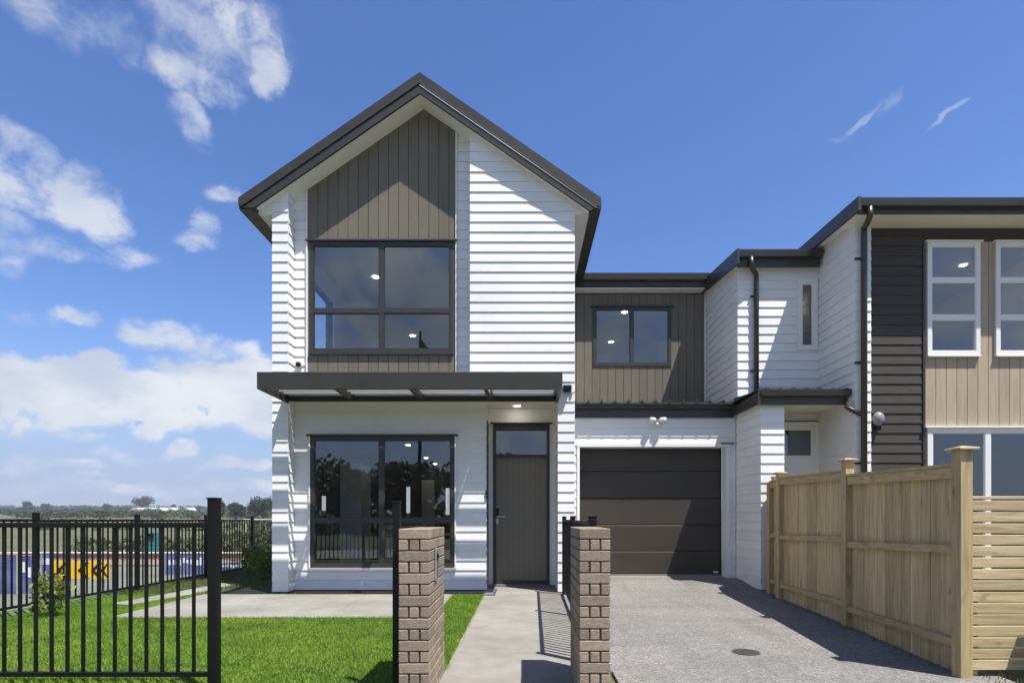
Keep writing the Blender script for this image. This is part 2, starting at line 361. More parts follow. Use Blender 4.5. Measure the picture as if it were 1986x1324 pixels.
class MB:
    """collects shapes into ONE mesh"""
    def __init__(s): s.v, s.f = [], []
    def box(s, a, b, bev=0.0):
        x0, y0, z0 = a; x1, y1, z1 = b
        if x0 > x1: x0, x1 = x1, x0
        if y0 > y1: y0, y1 = y1, y0
        if z0 > z1: z0, z1 = z1, z0
        i = len(s.v)
        if not bev:
            s.v += [(x0,y0,z0),(x1,y0,z0),(x1,y1,z0),(x0,y1,z0),(x0,y0,z1),(x1,y0,z1),(x1,y1,z1),(x0,y1,z1)]
            s.f += [[i+q for q in f] for f in ((0,3,2,1),(4,5,6,7),(0,1,5,4),(1,2,6,5),(2,3,7,6),(3,0,4,7))]
        else:
            lo = (x0,y0,z0); hi = (x1,y1,z1)
            P = {}
            for cx in (0,1):
                for cy in (0,1):
                    for cz in (0,1):
                        c = (cx,cy,cz)
                        for ax in range(3):
                            p = []
                            for k in range(3):
                                e = hi[k] if c[k] else lo[k]
                                if k != ax: e += -bev if c[k] else bev
                                p.append(e)
                            P[(c,ax)] = len(s.v); s.v.append(tuple(p))
            def fc(l): s.f.append([P[q] for q in l])
            for ax in range(3):
                o1, o2 = (ax+1)%3, (ax+2)%3
                for sd in (0,1):
                    l = []
                    for q in ((0,0),(1,0),(1,1),(0,1)):
                        c = [0,0,0]; c[ax]=sd; c[o1]=q[0]; c[o2]=q[1]; l.append((tuple(c),ax))
                    if not sd: l.reverse()
                    fc(l)
                for q in ((0,0),(1,0),(1,1),(0,1)):
                    c0=[0,0,0]; c0[o1]=q[0]; c0[o2]=q[1]; c1=list(c0); c1[ax]=1
                    c0=tuple(c0); c1=tuple(c1)
                    l=[(c0,o1),(c1,o1),(c1,o2),(c0,o2)]
                    if q in ((0,0),(1,1)): l.reverse()
                    fc(l)
            for cx in (0,1):
                for cy in (0,1):
                    for cz in (0,1):
                        c=(cx,cy,cz); l=[(c,0),(c,1),(c,2)]
                        if (cx+cy+cz)%2==0: l.reverse()
                        fc(l)
        return s
    def prism(s, pts, y0, y1):
        """outline pts (x,z) extruded from y0 to y1"""
        i = len(s.v); n = len(pts)
        s.v += [(p[0], y0, p[1]) for p in pts] + [(p[0], y1, p[1]) for p in pts]
        s.f.append([i + k for k in range(n)]); s.f.append([i + n + k for k in reversed(range(n))])
        for k in range(n): j = (k+1) % n; s.f.append([i+k, i+n+k, i+n+j, i+j])
        return s
    def slab(s, pts, z0, z1):
        i = len(s.v); n = len(pts)
        s.v += [(p[0], p[1], z0) for p in pts] + [(p[0], p[1], z1) for p in pts]
        s.f.append([i + k for k in reversed(range(n))]); s.f.append([i + n + k for k in range(n)])
        for k in range(n): j = (k+1) % n; s.f.append([i+k, i+j, i+n+j, i+n+k])
        return s
    def tube(s, path, r, seg=10, caps=True):
        path = [Vector(p) for p in path]; rings = []
        for k, p in enumerate(path):
            d = (path[min(k+1, len(path)-1)] - path[max(k-1, 0)]).normalized()
            up = Vector((0, 0, 1)) if abs(d.z) < .9 else Vector((0, 1, 0))
            a = d.cross(up).normalized(); b = a.cross(d)
            rr = r[k] if isinstance(r, (list, tuple)) else r
            i = len(s.v)
            for q in range(seg):
                t = 2 * math.pi * q / seg; s.v.append(tuple(p + a * rr * math.cos(t) + b * rr * math.sin(t)))
            rings.append(i)
        for A, B in zip(rings, rings[1:]):
            for q in range(seg): s.f.append([A+q, A+(q+1)%seg, B+(q+1)%seg, B+q])
        if caps: s.f.append([rings[0]+q for q in reversed(range(seg))]); s.f.append([rings[-1]+q for q in range(seg)])
        return s
    def ball(s, c, r, seg=12, rings=8, sc=(1,1,1)):
        i = len(s.v)
        for a in range(rings+1):
            th = math.pi*a/rings
            for q in range(seg):
                t = 2*math.pi*q/seg
                s.v.append((c[0]+r*sc[0]*math.sin(th)*math.cos(t), c[1]+r*sc[1]*math.sin(th)*math.sin(t), c[2]+r*sc[2]*math.cos(th)))
        for a in range(rings):
            for q in range(seg):
                s.f.append([i+a*seg+q, i+(a+1)*seg+q, i+(a+1)*seg+(q+1)%seg, i+a*seg+(q+1)%seg])
        return s
    def build(s, name, mat, parent=None, smooth=False): return link(name, s.v, s.f, mat, parent, smooth)
def structure(o, kind='structure'): o['kind'] = kind; return o

class Fr:
    """wall frame: origin, horizontal axis u, outward normal n"""
    def __init__(s, o, u, n): s.o, s.u, s.n = Vector(o), Vector(u), Vector(n)
    def at(s, x, z, d): return s.o + s.u * x + Vector((0, 0, z)) + s.n * d
    def flip(s): return s.u.cross(Vector((0, 0, 1))).dot(s.n) < 0
def clip(poly, outline):
    out = list(poly); n = len(outline)
    area = sum(outline[i][0]*outline[(i+1)%n][1] - outline[(i+1)%n][0]*outline[i][1] for i in range(n))
    ol = outline if area > 0 else outline[::-1]
    for i in range(n):
        a, b = ol[i], ol[(i+1)%n]
        def side(p): return (b[0]-a[0])*(p[1]-a[1]) - (b[1]-a[1])*(p[0]-a[0])
        res = []
        for k in range(len(out)):
            p, q = out[k], out[(k+1) % len(out)]
            sp, sq = side(p), side(q)
            if sp >= -1e-9: res.append(p)
            if (sp > 1e-9 and sq < -1e-9) or (sp < -1e-9 and sq > 1e-9):
                t = sp / (sp - sq); res.append((p[0]+(q[0]-p[0])*t, p[1]+(q[1]-p[1])*t))
        out = res
        if len(out) < 3: return []
    return out
def fr_prism(fr, poly, dfront, dback, V, Fc):
    n = len(poly); i = len(V)
    for p in poly: V.append(fr.at(p[0], p[1], dfront(p[1]) if callable(dfront) else dfront))
    for p in poly: V.append(fr.at(p[0], p[1], dback))
    fl = fr.flip()
    fs = [[i+k for k in range(n)], [i+n+k for k in reversed(range(n))]] + [[i+k, i+n+k, i+n+(k+1)%n, i+(k+1)%n] for k in range(n)]
    for f in fs: Fc.append(f[::-1] if fl else f)
def rect(x0, z0, x1, z1): return [(x0, z0), (x1, z0), (x1, z1), (x0, z1)]
def backing(name, fr, outline, holes, thick, mat, parent):
    xs = [p[0] for p in outline]; zs = [p[1] for p in outline]
    gx = sorted({min(xs), max(xs)} | {h[0] for h in holes} | {h[2] for h in holes})
    gz = sorted({min(zs), max(zs)} | {h[1] for h in holes} | {h[3] for h in holes})
    V, Fc = [], []
    for zi in range(len(gz)-1):
        run = None
        for xi in range(len(gx)-1):
            cx, cz = (gx[xi]+gx[xi+1])/2, (gz[zi]+gz[zi+1])/2
            ok = not any(h[0] < cx < h[2] and h[1] < cz < h[3] for h in holes)
            if ok: run = (gx[xi] if run is None else run[0], gx[xi+1])
            if (not ok or xi == len(gx)-2) and run:
                p = clip(rect(run[0], gz[zi], run[1], gz[zi+1]), outline)
                if len(p) > 2: fr_prism(fr, p, 0.0, -thick, V, Fc)
                run = None
    return link(name, V, Fc, mat, parent)
def weatherboards(parent, fr, outline, holes=(), mat=None, base=.03, reveal=.15, dtop=.005, dbot=.019, lo=None):
    zs = [p[1] for p in outline]; xs = [p[0] for p in outline]; zmin, zmax = min(zs), max(zs)
    k0 = math.floor((zmin - base) / reveal + 1e-6); k = k0
    mat = mat or MT['white']
    while base + k*reveal < zmax - 1e-4:
        b0, b1 = base + k*reveal, base + (k+1)*reveal; k += 1
        z0, z1 = max(b0, zmin), min(b1, zmax)
        if z1 - z0 < .004: continue
        cuts = sorted({z0, z1} | {h[1] for h in holes if z0 < h[1] < z1} | {h[3] for h in holes if z0 < h[3] < z1})
        depth = lambda z, b0=b0: dbot + (dtop - dbot) * (z - b0) / reveal
        groups = {}
        for a, b in zip(cuts, cuts[1:]):
            m = (a+b)/2
            hs_ = sorted([(h[0], h[2]) for h in holes if h[1] < m < h[3]])
            x = min(xs); segs = []
            for h in hs_:
                if h[0] > x: segs.append((x, h[0]))
                x = max(x, h[1])
            if x < max(xs): segs.append((x, max(xs)))
            for s_ in segs: groups.setdefault(0 if not holes else (s_[0] > min(h[0] for h in holes)), []).append((s_[0], a, s_[1], b))
        for g in groups.values():
            V, Fc = [], []
            for r in g:
                p = clip(rect(*r), outline)
                if len(p) > 2: fr_prism(fr, p, depth, 0.0005, V, Fc)
            if V: link('weatherboard', V, Fc, mat, parent)
def vboards(parent, fr, outline, x_start, pitch, mat, holes=(), gap=.008, d=.018, name='cladding_board'):
    xs = [p[0] for p in outline]; zs = [p[1] for p in outline]
    x = x_start
    while x < max(xs):
        a, b = max(x + gap/2, min(xs)), min(x + pitch - gap/2, max(xs)); x += pitch
        if b - a < .01: continue
        pieces = [(a, min(zs), b, max(zs))]
        for h in holes:
            nxt = []
            for r in pieces:
                if h[2] <= r[0] or h[0] >= r[2] or h[3] <= r[1] or h[1] >= r[3]: nxt.append(r); continue
                if h[1] > r[1]: nxt.append((r[0], r[1], r[2], h[1]))
                if h[3] < r[3]: nxt.append((r[0], h[3], r[2], r[3]))
                zl, zh = max(r[1], h[1]), min(r[3], h[3])
                if h[0] > r[0] + .01: nxt.append((r[0], zl, h[0], zh))
                if h[2] < r[2] - .01: nxt.append((h[2], zl, r[2], zh))
            pieces = nxt
        for r in pieces:
            p = clip(rect(*r), outline)
            if len(p) > 2:
                V, Fc = [], []; fr_prism(fr, p, d, .0005, V, Fc); link(name, V, Fc, mat, parent)

def window(parent, x0, z0, x1, z1, y, cols, rows, fw=.05, mat=None, glass=None, proud=.02, depth=.07, sash=None, name='window'):
    """a window facing -y: frame with mullions and transoms, separate panes. cols/rows: inner division lines"""
    mat = mat or MT['alu']; glass = glass or MT['glass']
    m = MB()
    ys, ye = y - proud, y - proud + depth
    m.box((x0, ys, z0), (x0+fw, ye, z1)).box((x1-fw, ys, z0), (x1, ye, z1))
    m.box((x0+fw, ys, z1-fw), (x1-fw, ye, z1)).box((x0+fw, ys, z0), (x1-fw, ye, z0+fw))
    fr = m.build(name + '_frame', mat, parent)
    cx = [x0+fw] + list(cols) + [x1-fw]
    cz = [z0+fw] + list(rows) + [z1-fw]
    mw = fw * .55
    for c in cols:
        MB().box((c-mw, ys+.001, z0+fw), (c+mw, ye-.002, z1-fw)).build('mullion', mat, fr)
    for i in range(len(cx)-1):
        a = cx[i] + (mw if i else 0); b = cx[i+1] - (mw if i < len(cx)-2 else 0)
        for r in rows: MB().box((a, ys+.003, r-mw), (b, ye-.004, r+mw)).build('transom', mat, fr)
        for j in range(len(cz)-1):
            c_ = cz[j] + (mw if j else 0); d_ = cz[j+1] - (mw if j < len(cz)-2 else 0)
            # a thin sash bead round each pane
            s = MB(); t = .014; yb = ys + .012
            s.box((a, yb, c_), (a+t, yb+.03, d_)).box((b-t, yb, c_), (b, yb+.03, d_)).box((a+t, yb, d_-t), (b-t, yb+.03, d_)).box((a+t, yb, c_), (b-t, yb+.03, c_+t))
            s.build('sash', mat, fr)
            MB().box((a+t, yb+.012, c_+t), (b-t, yb+.018, d_-t)).build('pane', glass, fr)
    return fr
def room(name, parent, x0, y0, z0, x1, y1, z1, mat, side_hole=None):
    """inside faces of a room, open towards -y"""
    t = .05; m = MB()
    m.box((x0, y1, z0), (x1, y1+t, z1))
    m.box((x1, y0, z0), (x1+t, y1+t, z1))
    m.box((x0-t, y0, z1), (x1+t, y1+t, z1+t))
    if side_hole:
        a, b, c, d = side_hole
        m.box((x0-t, y0, z0), (x0, a, z1)).box((x0-t, b, z0), (x0, y1+t, z1)).box((x0-t, a, z0), (x0, b, c)).box((x0-t, a, d), (x0, b, z1))
    else: m.box((x0-t, y0, z0), (x0, y1+t, z1))
    r = m.build(name, mat, parent)
    MB().box((x0-t, y0, z0-t), (x1+t, y1+t, z0)).build('floor', MT['carpet'], r)
    return r
def downlight(x, y, z, parent, r=.05):
    r *= .72
    m = MB().tube([(x, y, z), (x, y, z-.008)], r, 14); return m.build('downlight', MT['lamp'], parent)

X_ = (1, 0, 0); 
YM, YR, YD = 8.527, 8.77, 9.32
SL = .691; XR, ZR = -1.535, 7.433
def roofz(x): return ZR - SL * abs(x - XR)
FRONT = lambda y: Fr((0, y, 0), (1, 0, 0), (0, -1, 0))
FACE_R = lambda x: Fr((x, 0, 0), (0, 1, 0), (1, 0, 0))      # faces +x, horizontal axis is y
FACE_L = lambda x: Fr((x, 0, 0), (0, 1, 0), (-1, 0, 0))

# ================================================================== GROUND
def gz(x, y):
    """rough land: building platform at 0, dropping to the left and rising far away"""
    def ss(a, b, t): t = max(0, min(1, (t-a)/(b-a))); return t*t*(3-2*t)
    low = -1.2 * ss(-6.3, -9.0, x) if x < -6.3 else 0.0
    low = -1.2 * (ss(6.3, 9.5, -x))
    back = -1.2 * ss(15, 24, y) if x < 40 else 0
    z = min(low, back) if y > -3 else low * ss(-8, -3, y)
    z += 1.9 * ss(34, 110, y) + 1.6 * ss(110, 240, y) + 4.5 * ss(240, 520, y)
    if y > 30: z += .25 * math.sin(x*.11 + y*.05) * ss(30, 60, y)
    return z - .02
gx_ = [-700, -450, -300, -200, -140, -100, -75, -55, -42, -32, -26, -22, -19, -17, -15, -13, -11.5, -10.5, -9.5, -9, -8.5, -8, -7.5, -7, -6.6, -6.2, -5, -3, 0, 4, 8, 14, 25, 45, 80, 150, 300, 700]
gy_ = [-300, -120, -60, -30, -15, -8, -5, -3, -1, 2, 5, 8, 11, 13, 15, 17, 19, 21, 24, 28, 34, 42, 52, 64, 78, 94, 110, 130, 155, 185, 220, 260, 300, 350, 400, 460, 520, 800, 2500]
V = [(x, y, gz(x, y)) for y in gy_ for x in gx_]
n = len(gx_)
Fc = [[j*n+i, j*n+i+1, (j+1)*n+i+1, (j+1)*n+i] for j in range(len(gy_)-1) for i in range(n-1)]
structure(link('ground', V, Fc, MT['ground'], smooth=True))
structure(MB().slab([(-6.25, 2.9), (-.62, 2.9), (-.62, 8.60), (-3.7, 8.60), (-3.7, 16), (-6.25, 16)], -.03, -.005).build('lawn_soil', MT['soil']))
structure(MB().slab([(-4.75, 8.40), (-.60, 8.40), (-.60, 9.0), (-4.75, 9.0)], -.05, .001).build('garden_bed', MT['garden']))
structure(MB().slab([(-30, -2.2), (30, -2.2), (30, 1.9), (-30, 1.9)], -.06, -.004).build('footpath', MT['concrete']))
road = structure(MB().slab([(-60, -11), (60, -11), (60, -3.6), (-60, -3.6)], -.2, -.10).build('road', material('asphalt', (.05, .05, .052), .9, .15, 20, .3, 80)))
structure(MB().slab([(-30, 1.9), (-.65, 1.9), (-.65, 2.9), (-30, 2.9)], -.05, -.008).build('verge', MT['soil']))
structure(MB().box((-60, -3.6, -.2), (60, -3.45, -.02)).build('kerb', MT['concrete']))
# patio, path, driveway
patio = structure(MB().box((-4.72, 6.45, -.06), (-1.03, 8.38, -.02)).build('patio', MT['patio']))
for a, b in ((-4.72, -3.49), (-3.484, -2.26), (-2.254, -1.03)):
    MB().box((a, 6.45, -.02), (b, 8.38, .012), .004).build('patio_slab', MT['patio'], patio)
strip = structure(MB().slab([(-5.45, 7.5), (-5.12, 7.35), (-4.86, 8.55), (-4.86, 9.75), (-5.22, 9.75), (-5.28, 8.5)], -.06, .012).build('side_path', MT['patio']))
path = structure(MB().box((-.584, 1.9, -.06), (.545, 9.3, -.012)).build('path', MT['concrete']))
ys = [1.9, 2.95, 3.9, 4.85, 5.9, 7.1, 8.35, 9.3]
for a, b in zip(ys, ys[1:]): MB().box((-.584, a+.003, -.012), (.545, b-.003, .012), .004).build('path_slab', MT['concrete'], path)
structure(MB().box((.545, 4.2, -.06), (.66, 9.3, .016), .003).build('kerb_strip', MT['found']))
# driveway: level, then a ramp up to the garage
prof = [(1.9, 0.0), (8.4, 0.0), (8.9, .012), (9.5, .085), (10.1, .105)]
V = []; Fc = []
for i, (y, z) in enumerate(prof):
    xr = 3.0 + .12 * max(0, y-4) if y < 9 else 3.66
    xr = max(xr, 3.0); xr = min(xr + .25, 3.75)
    V += [(.66, y, z+.008), (xr, y, z+.008), (.66, y, -.08), (xr, y, -.08)]
    if i:
        a = (i-1)*4; b = i*4
        Fc += [[a, a+1, b+1, b], [a+1, a+3, b+3, b+1], [a+2, a, b, b+2]]
Fc += [[0, 2, 3, 1]]
structure(link('driveway', V, Fc, MT['drive']))
t = thing('drain_cover', 'round dark iron drain cover set flush in the grey driveway', 'drain cover', (1.88, 4.79, .008))
MB().tube([(0, 0, 0), (0, 0, .005)], .115, 24).build('rim', MT['rubber'], t)
for k in range(-3, 4):
    w = math.sqrt(max(0, .1**2 - (k*.028)**2))
    MB().box((-w, k*.028-.006, .005), (w, k*.028+.006, .009)).build('bar', MT['rubber'], t)

t = thing('drain_grate', 'small rectangular grey grate set in dark frame left of the front door step', 'drain grate', (-.60, 8.22, .012))
MB().box((0, 0, 0), (.19, .72, .008), .002).build('frame', MT['rubber'], t)
for k in range(8): MB().box((.03, .06+k*.078, .0085), (.16, .106+k*.078, .014)).build('bar', MT['greyplastic'], t)

# ================================================================== GABLED TOWNHOUSE
H = thing('townhouse', 'white weatherboard townhouse with steep charcoal gable roof, taupe gable panel and attached garage', 'house', (0, 8.5, 0))
H.location = (0, 0, 0)
def wall(name, fr, outline, holes=(), thick=.1, mat=None, parent=None):
    return backing(name, fr, outline, list(holes), thick, mat or MT['white'], parent or H)

top = lambda xs, z0: [(xs[0], z0)] + [(xs[1], z0)] + ([(xs[1], roofz(xs[1]))]) + ([(XR, ZR)] if xs[0] < XR < xs[1] else []) + [(xs[0], roofz(xs[0]))]
Z0 = .03
# left corner pier
w = wall('corner_pier', FRONT(YM), top((-3.75, -3.55), Z0)); weatherboards(w, FRONT(YM), top((-3.772, -3.53), Z0))
o_ = [(YM, Z0), (YR, Z0), (YR, roofz(-3.54)), (YM, roofz(-3.54))]
w = wall('pier_return', FACE_R(-3.548), o_, thick=.1); weatherboards(w, FACE_R(-3.548), o_)
# outer left wall
zl = roofz(-3.76)
LW = (9.65, 4.05, 10.9, 5.25)
o_ = [(YM, Z0), (17, Z0), (17, zl), (YM, zl)]
w = wall('side_wall', FACE_L(-3.752), o_, [LW], .09); weatherboards(w, FACE_L(-3.752), o_, [LW])
m = MB(); m.box((-3.80, 9.6, 4.0), (-3.66, 9.65, 5.3)).box((-3.80, 10.9, 4.0), (-3.66, 10.95, 5.3)).box((-3.80, 9.65, 5.25), (-3.66, 10.9, 5.3)).box((-3.80, 9.65, 4.0), (-3.66, 10.9, 4.05))
sf = m.build('side_window_frame', MT['alu'], H); MB().box((-3.73, 9.65, 4.05), (-3.722, 10.9, 5.25)).build('pane', glass_mat('clear_side_glass', 1.35), sf)
# upper front wall, right of the recess
o_ = top((-.80, .752), 2.93); w = wall('upper_front_wall', FRONT(YM), top((-.78, .735), 2.93)); weatherboards(w, FRONT(YM), top((-.802, .772), 2.93))
o_ = [(YM, 2.93), (YR, 2.93), (YR, roofz(-.8)), (YM, roofz(-.8))]
w = wall('recess_return', FACE_L(-.782), o_, thick=.1); weatherboards(w, FACE_L(-.782), o_)
# lower pier right of the entry
o_ = rect(.52, Z0, .752, 2.93); w = wall('entry_pier', FRONT(YM), rect(.54, Z0, .735, 2.93)); weatherboards(w, FRONT(YM), rect(.518, Z0, .772, 2.93))
o_ = [(YM, Z0), (YD, Z0), (YD, 2.92), (YM, 2.92)]
w = wall('pier_side', FACE_L(.538), o_, thick=.09); weatherboards(w, FACE_L(.538), o_)
# right flank of the gabled block, seen over the garage
o_ = [(YM, Z0), (9.78, Z0), (9.78, 5.70), (YM, 5.70)]
w = wall('garage_side_wall', FACE_R(.735), o_, thick=.09); weatherboards(w, FACE_R(.735), o_, mat=MT['white'])
o_ = [(9.78, 3.0), (17, 3.0), (17, 5.70), (9.78, 5.70)]
w = wall('upper_side_wall', FACE_R(.735), o_, thick=.09); weatherboards(w, FACE_R(.735), o_)
# recess, lower storey
LWIN = (-3.285, .369, -1.06, 2.394)
o_ = rect(-3.55, Z0, -.574, 3.0)
w = wall('lower_front_wall', FRONT(YR), rect(-3.55, Z0, -.60, 3.0), [LWIN], .12); weatherboards(w, FRONT(YR), rect(-3.535, Z0, -.572, 3.0), [(LWIN[0]-.02, LWIN[1]-.045, LWIN[2]+.02, LWIN[3]+.02)])
# recess, upper storey: white margins and taupe panel
UW = (-3.30, 3.677, -1.072, 5.39)
pan = (-3.325, -1.045)
w = wall('recess_wall', FRONT(YR), top((-3.55, -.78), 3.0), [UW], .12)
weatherboards(w, FRONT(YR), top((-3.535, pan[0]-.02), 3.0)); weatherboards(w, FRONT(YR), top((pan[1]+.02, -.80), 3.0))
o_ = top(pan, 3.3)
gp = backing('gable_panel', FRONT(YR), o_, [UW], .0, MT['taupe_back'], H)
bpy.data.objects.remove(gp)
V, Fc = [], []
gp = thing  # placeholder
def thin(name, fr, outline, holes, d0, mat, parent):
    f2 = Fr(fr.o + fr.n * d0, fr.u, fr.n); return backing(name, f2, outline, list(holes), d0 - .001, mat, parent)
gp = thin('gable_panel', FRONT(YR), o_, [UW], .006, MT['taupe_back'], H)
vboards(gp, Fr((0, YR-.006, 0), (1, 0, 0), (0, -1, 0)), o_, pan[0], .1556, MT['taupe'], [UW], d=.018)
for x in (pan[0]-.02, pan[1]):
    zt = roofz(x) - .02
    MB().box((x, YR-.045, 3.3), (x+.02, YR, zt)).build('corner_trim', MT['trim'], H)
# windows
wf = window(H, *UW, YR, [-2.187], [4.325], .06, proud=.03)
MB().box((UW[0]-.05, YR-.07, UW[3]), (UW[2]+.05, YR-.005, UW[3]+.022)).build('head_flashing', MT['alu'], wf)
MB().box((UW[0], YR-.062, UW[1]-.03), (UW[2], YR-.02, UW[1]-.001)).build('sill', MT['alu'], wf)
wf = window(H, *LWIN, YR, [-2.187], [1.10], .06, proud=.03)
MB().box((LWIN[0]-.05, YR-.075, LWIN[3]), (LWIN[2]+.05, YR-.005, LWIN[3]+.022)).build('head_flashing', MT['alu'], wf)
for a in ((LWIN[0]-.022, LWIN[0]-.002), (LWIN[2]+.002, LWIN[2]+.022)):
    MB().box((a[0], YR-.04, LWIN[1]-.04), (a[1], YR-.001, LWIN[3]-.001)).build('window_trim', MT['trim'], H)
MB().box((LWIN[0]-.022, YR-.05, LWIN[1]-.045), (LWIN[2]+.022, YR-.001, LWIN[1]-.002)).build('window_sill', MT['trim'], H)
# rooms behind the glass
rm = room('upper_room', H, -3.64, YR+.14, 3.15, -.25, 15.2, 5.62, MT['room'], (9.65, 10.9, 4.05, 5.25))
downlight(-2.75, 10.57, 5.62, rm, .07); downlight(-2.73, 14.0, 5.62, rm, .08)
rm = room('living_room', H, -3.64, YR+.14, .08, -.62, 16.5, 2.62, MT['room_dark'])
for x, y in ((-2.36, 11.6), (-2.42, 14.1), (-2.45, 15.7)): downlight(x, y, 2.62, rm, .06)
# kitchen seen dimly inside
MB().box((-3.1, 12.6, .08), (-2.2, 13.2, .98)).build('kitchen_island', MT['whiteplastic'], rm)
MB().box((-3.62, 11.2, .08), (-3.2, 11.9, 2.2)).build('tall_cupboard', MT['room'], rm)
MB().box((-2.9, 16.2, .08), (-2.55, 16.48, 2.2)).build('inner_door', MT['whiteplastic'], rm)
for (x, y, zb, zt) in ((-3.5, 9.95, 1.26, 1.52), (-2.03, 10.0, 1.22, 1.68), (-1.335, 10.0, 1.19, 1.66)):
    t = thing('pendant_light', {-3.5: 'short pale tube pendant at the left end of the ground floor window', -2.03: 'pale tube pendant hanging near the middle of the ground floor window',
              -1.335: 'pale tube pendant with brass tip nearest the right of the ground floor window'}[x], 'lamp', (x, y, zb), 'tube pendants inside the ground floor room')
    MB().tube([(0, 0, .0), (0, 0, zt-zb)], .034, 12).build('glass_tube', MT['lamp_soft'], t)
    MB().tube([(0, 0, -.07), (0, 0, -.001)], [.028, .034], 12).build('tip', MT['brass'], t)
    MB().tube([(0, 0, zt-zb+.001), (0, 0, 2.62-zb)], .003, 6).build('cord', MT['black'], t)
# entry: return walls, door wall, ceiling
o_ = [(YR, Z0), (YD, Z0), (YD, 2.92), (YR, 2.92)]
w = wall('entry_return', FACE_R(-.592), o_, thick=.07); weatherboards(w, FACE_R(-.592), o_)
DX0, DX1, DZ1 = -.494, .430, 2.672
w = wall('door_wall', FRONT(YD), rect(-.58, Z0, .54, 2.92), [(DX0, .0, DX1, DZ1)], .1, MT['trim'])
MB().box((-.60, YM+.11, 2.922), (.54, YD+.1, 2.96)).build('entry_ceiling', MT['soffit'], H)
MB().box((-3.55, YM+.02, 3.01), (-.80, YR+.1, 3.04)).build('recess_ledge', MT['fascia'], H)
ec = MB().tube([(-.10, 9.05, 2.921), (-.10, 9.05, 2.914)], .045, 14).build('downlight', MT['lamp'], H)
# door
m = MB(); y0, y1 = YD-.02, YD+.08
m.box((DX0, y0, .05), (DX0+.045, y1, DZ1)).box((DX1-.045, y0, .05), (DX1, y1, DZ1)).box((DX0+.045, y0, DZ1-.10), (DX1-.045, y1, DZ1))
m.box((DX0+.045, y0, 2.125), (DX1-.045, y1, 2.175)).box((DX0+.045, y0, .05), (DX1-.045, y1, .105))
df = m.build('front_door', MT['alu'], H)
MB().box((DX0-.045, YD-.055, DZ1), (DX1+.045, YD-.002, DZ1+.022)).build('head_flashing', MT['alu'], df)
MB().box((DX0+.045, YD+.02, 2.175), (DX1-.045, YD+.026, DZ1-.10)).build('pane', MT['glass'], df)
x = DX0 + .047; pw = (DX1 - DX0 - .094) / 9
for k in range(9): MB().box((x+.0015, YD+.014, .107), (x+pw-.0015, YD+.05, 2.123)).build('door_board', MT['door'], df); x += pw
MB().box((DX0+.046, YD+.03, .106), (DX1-.046, YD+.055, 2.124)).build('door_core', MT['taupe_back'], df)
m = MB(); m.box((-.455, YD-.012, 1.14), (-.405, YD+.014, 1.30), .004); m.build('lock_keypad', MT['black'], df)
m = MB(); m.box((-.452, YD-.006, 1.04), (-.408, YD+.014, 1.125), .003); m.box((-.452, YD-.014, 1.305), (-.408, YD+.014, 1.315)); m.build('lock_plate', MT['steel'], df)
m = MB(); m.tube([(-.43, YD+.01, 1.155), (-.43, YD-.05, 1.155)], .010, 10); m.tube([(-.44, YD-.048, 1.155), (-.30, YD-.048, 1.155)], .009, 10); m.build('handle', MT['steel'], df)
MB().box((DX0-.02, YD-.07, .012), (DX1+.02, YD-.002, .05), .004).build('door_sill', MT['found'], df)
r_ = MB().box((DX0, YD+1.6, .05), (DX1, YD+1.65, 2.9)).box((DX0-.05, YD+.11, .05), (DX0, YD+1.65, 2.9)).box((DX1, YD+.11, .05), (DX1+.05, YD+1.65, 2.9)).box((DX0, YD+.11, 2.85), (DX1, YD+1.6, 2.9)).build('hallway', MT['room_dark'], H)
t = thing('doorbell', 'small black doorbell box on the white boards left of the front door', 'doorbell', (-.565, YR-.02, 1.5))
MB().box((-.016, -.022, -.055), (.016, .0, .055), .004).build('case', MT['black'], t); MB().tube([(0, -.022, -.02), (0, -.025, -.02)], .009, 12).build('button', MT['greyplastic'], t)

# foundations
for a, b in (((-3.73, YM+.03), (-3.56, YR+.1)), ((-3.56, YR+.03), (-.61, YR+.2)), ((-.61, YD+.01), (.53, YD+.1)), ((.55, YM+.03), (.72, 9.8)), ((-3.73, YR+.1), (-3.65, 17))):
    MB().box((a[0], a[1], -.05), (b[0], b[1], Z0-.002)).build('footing', MT['found'], H)
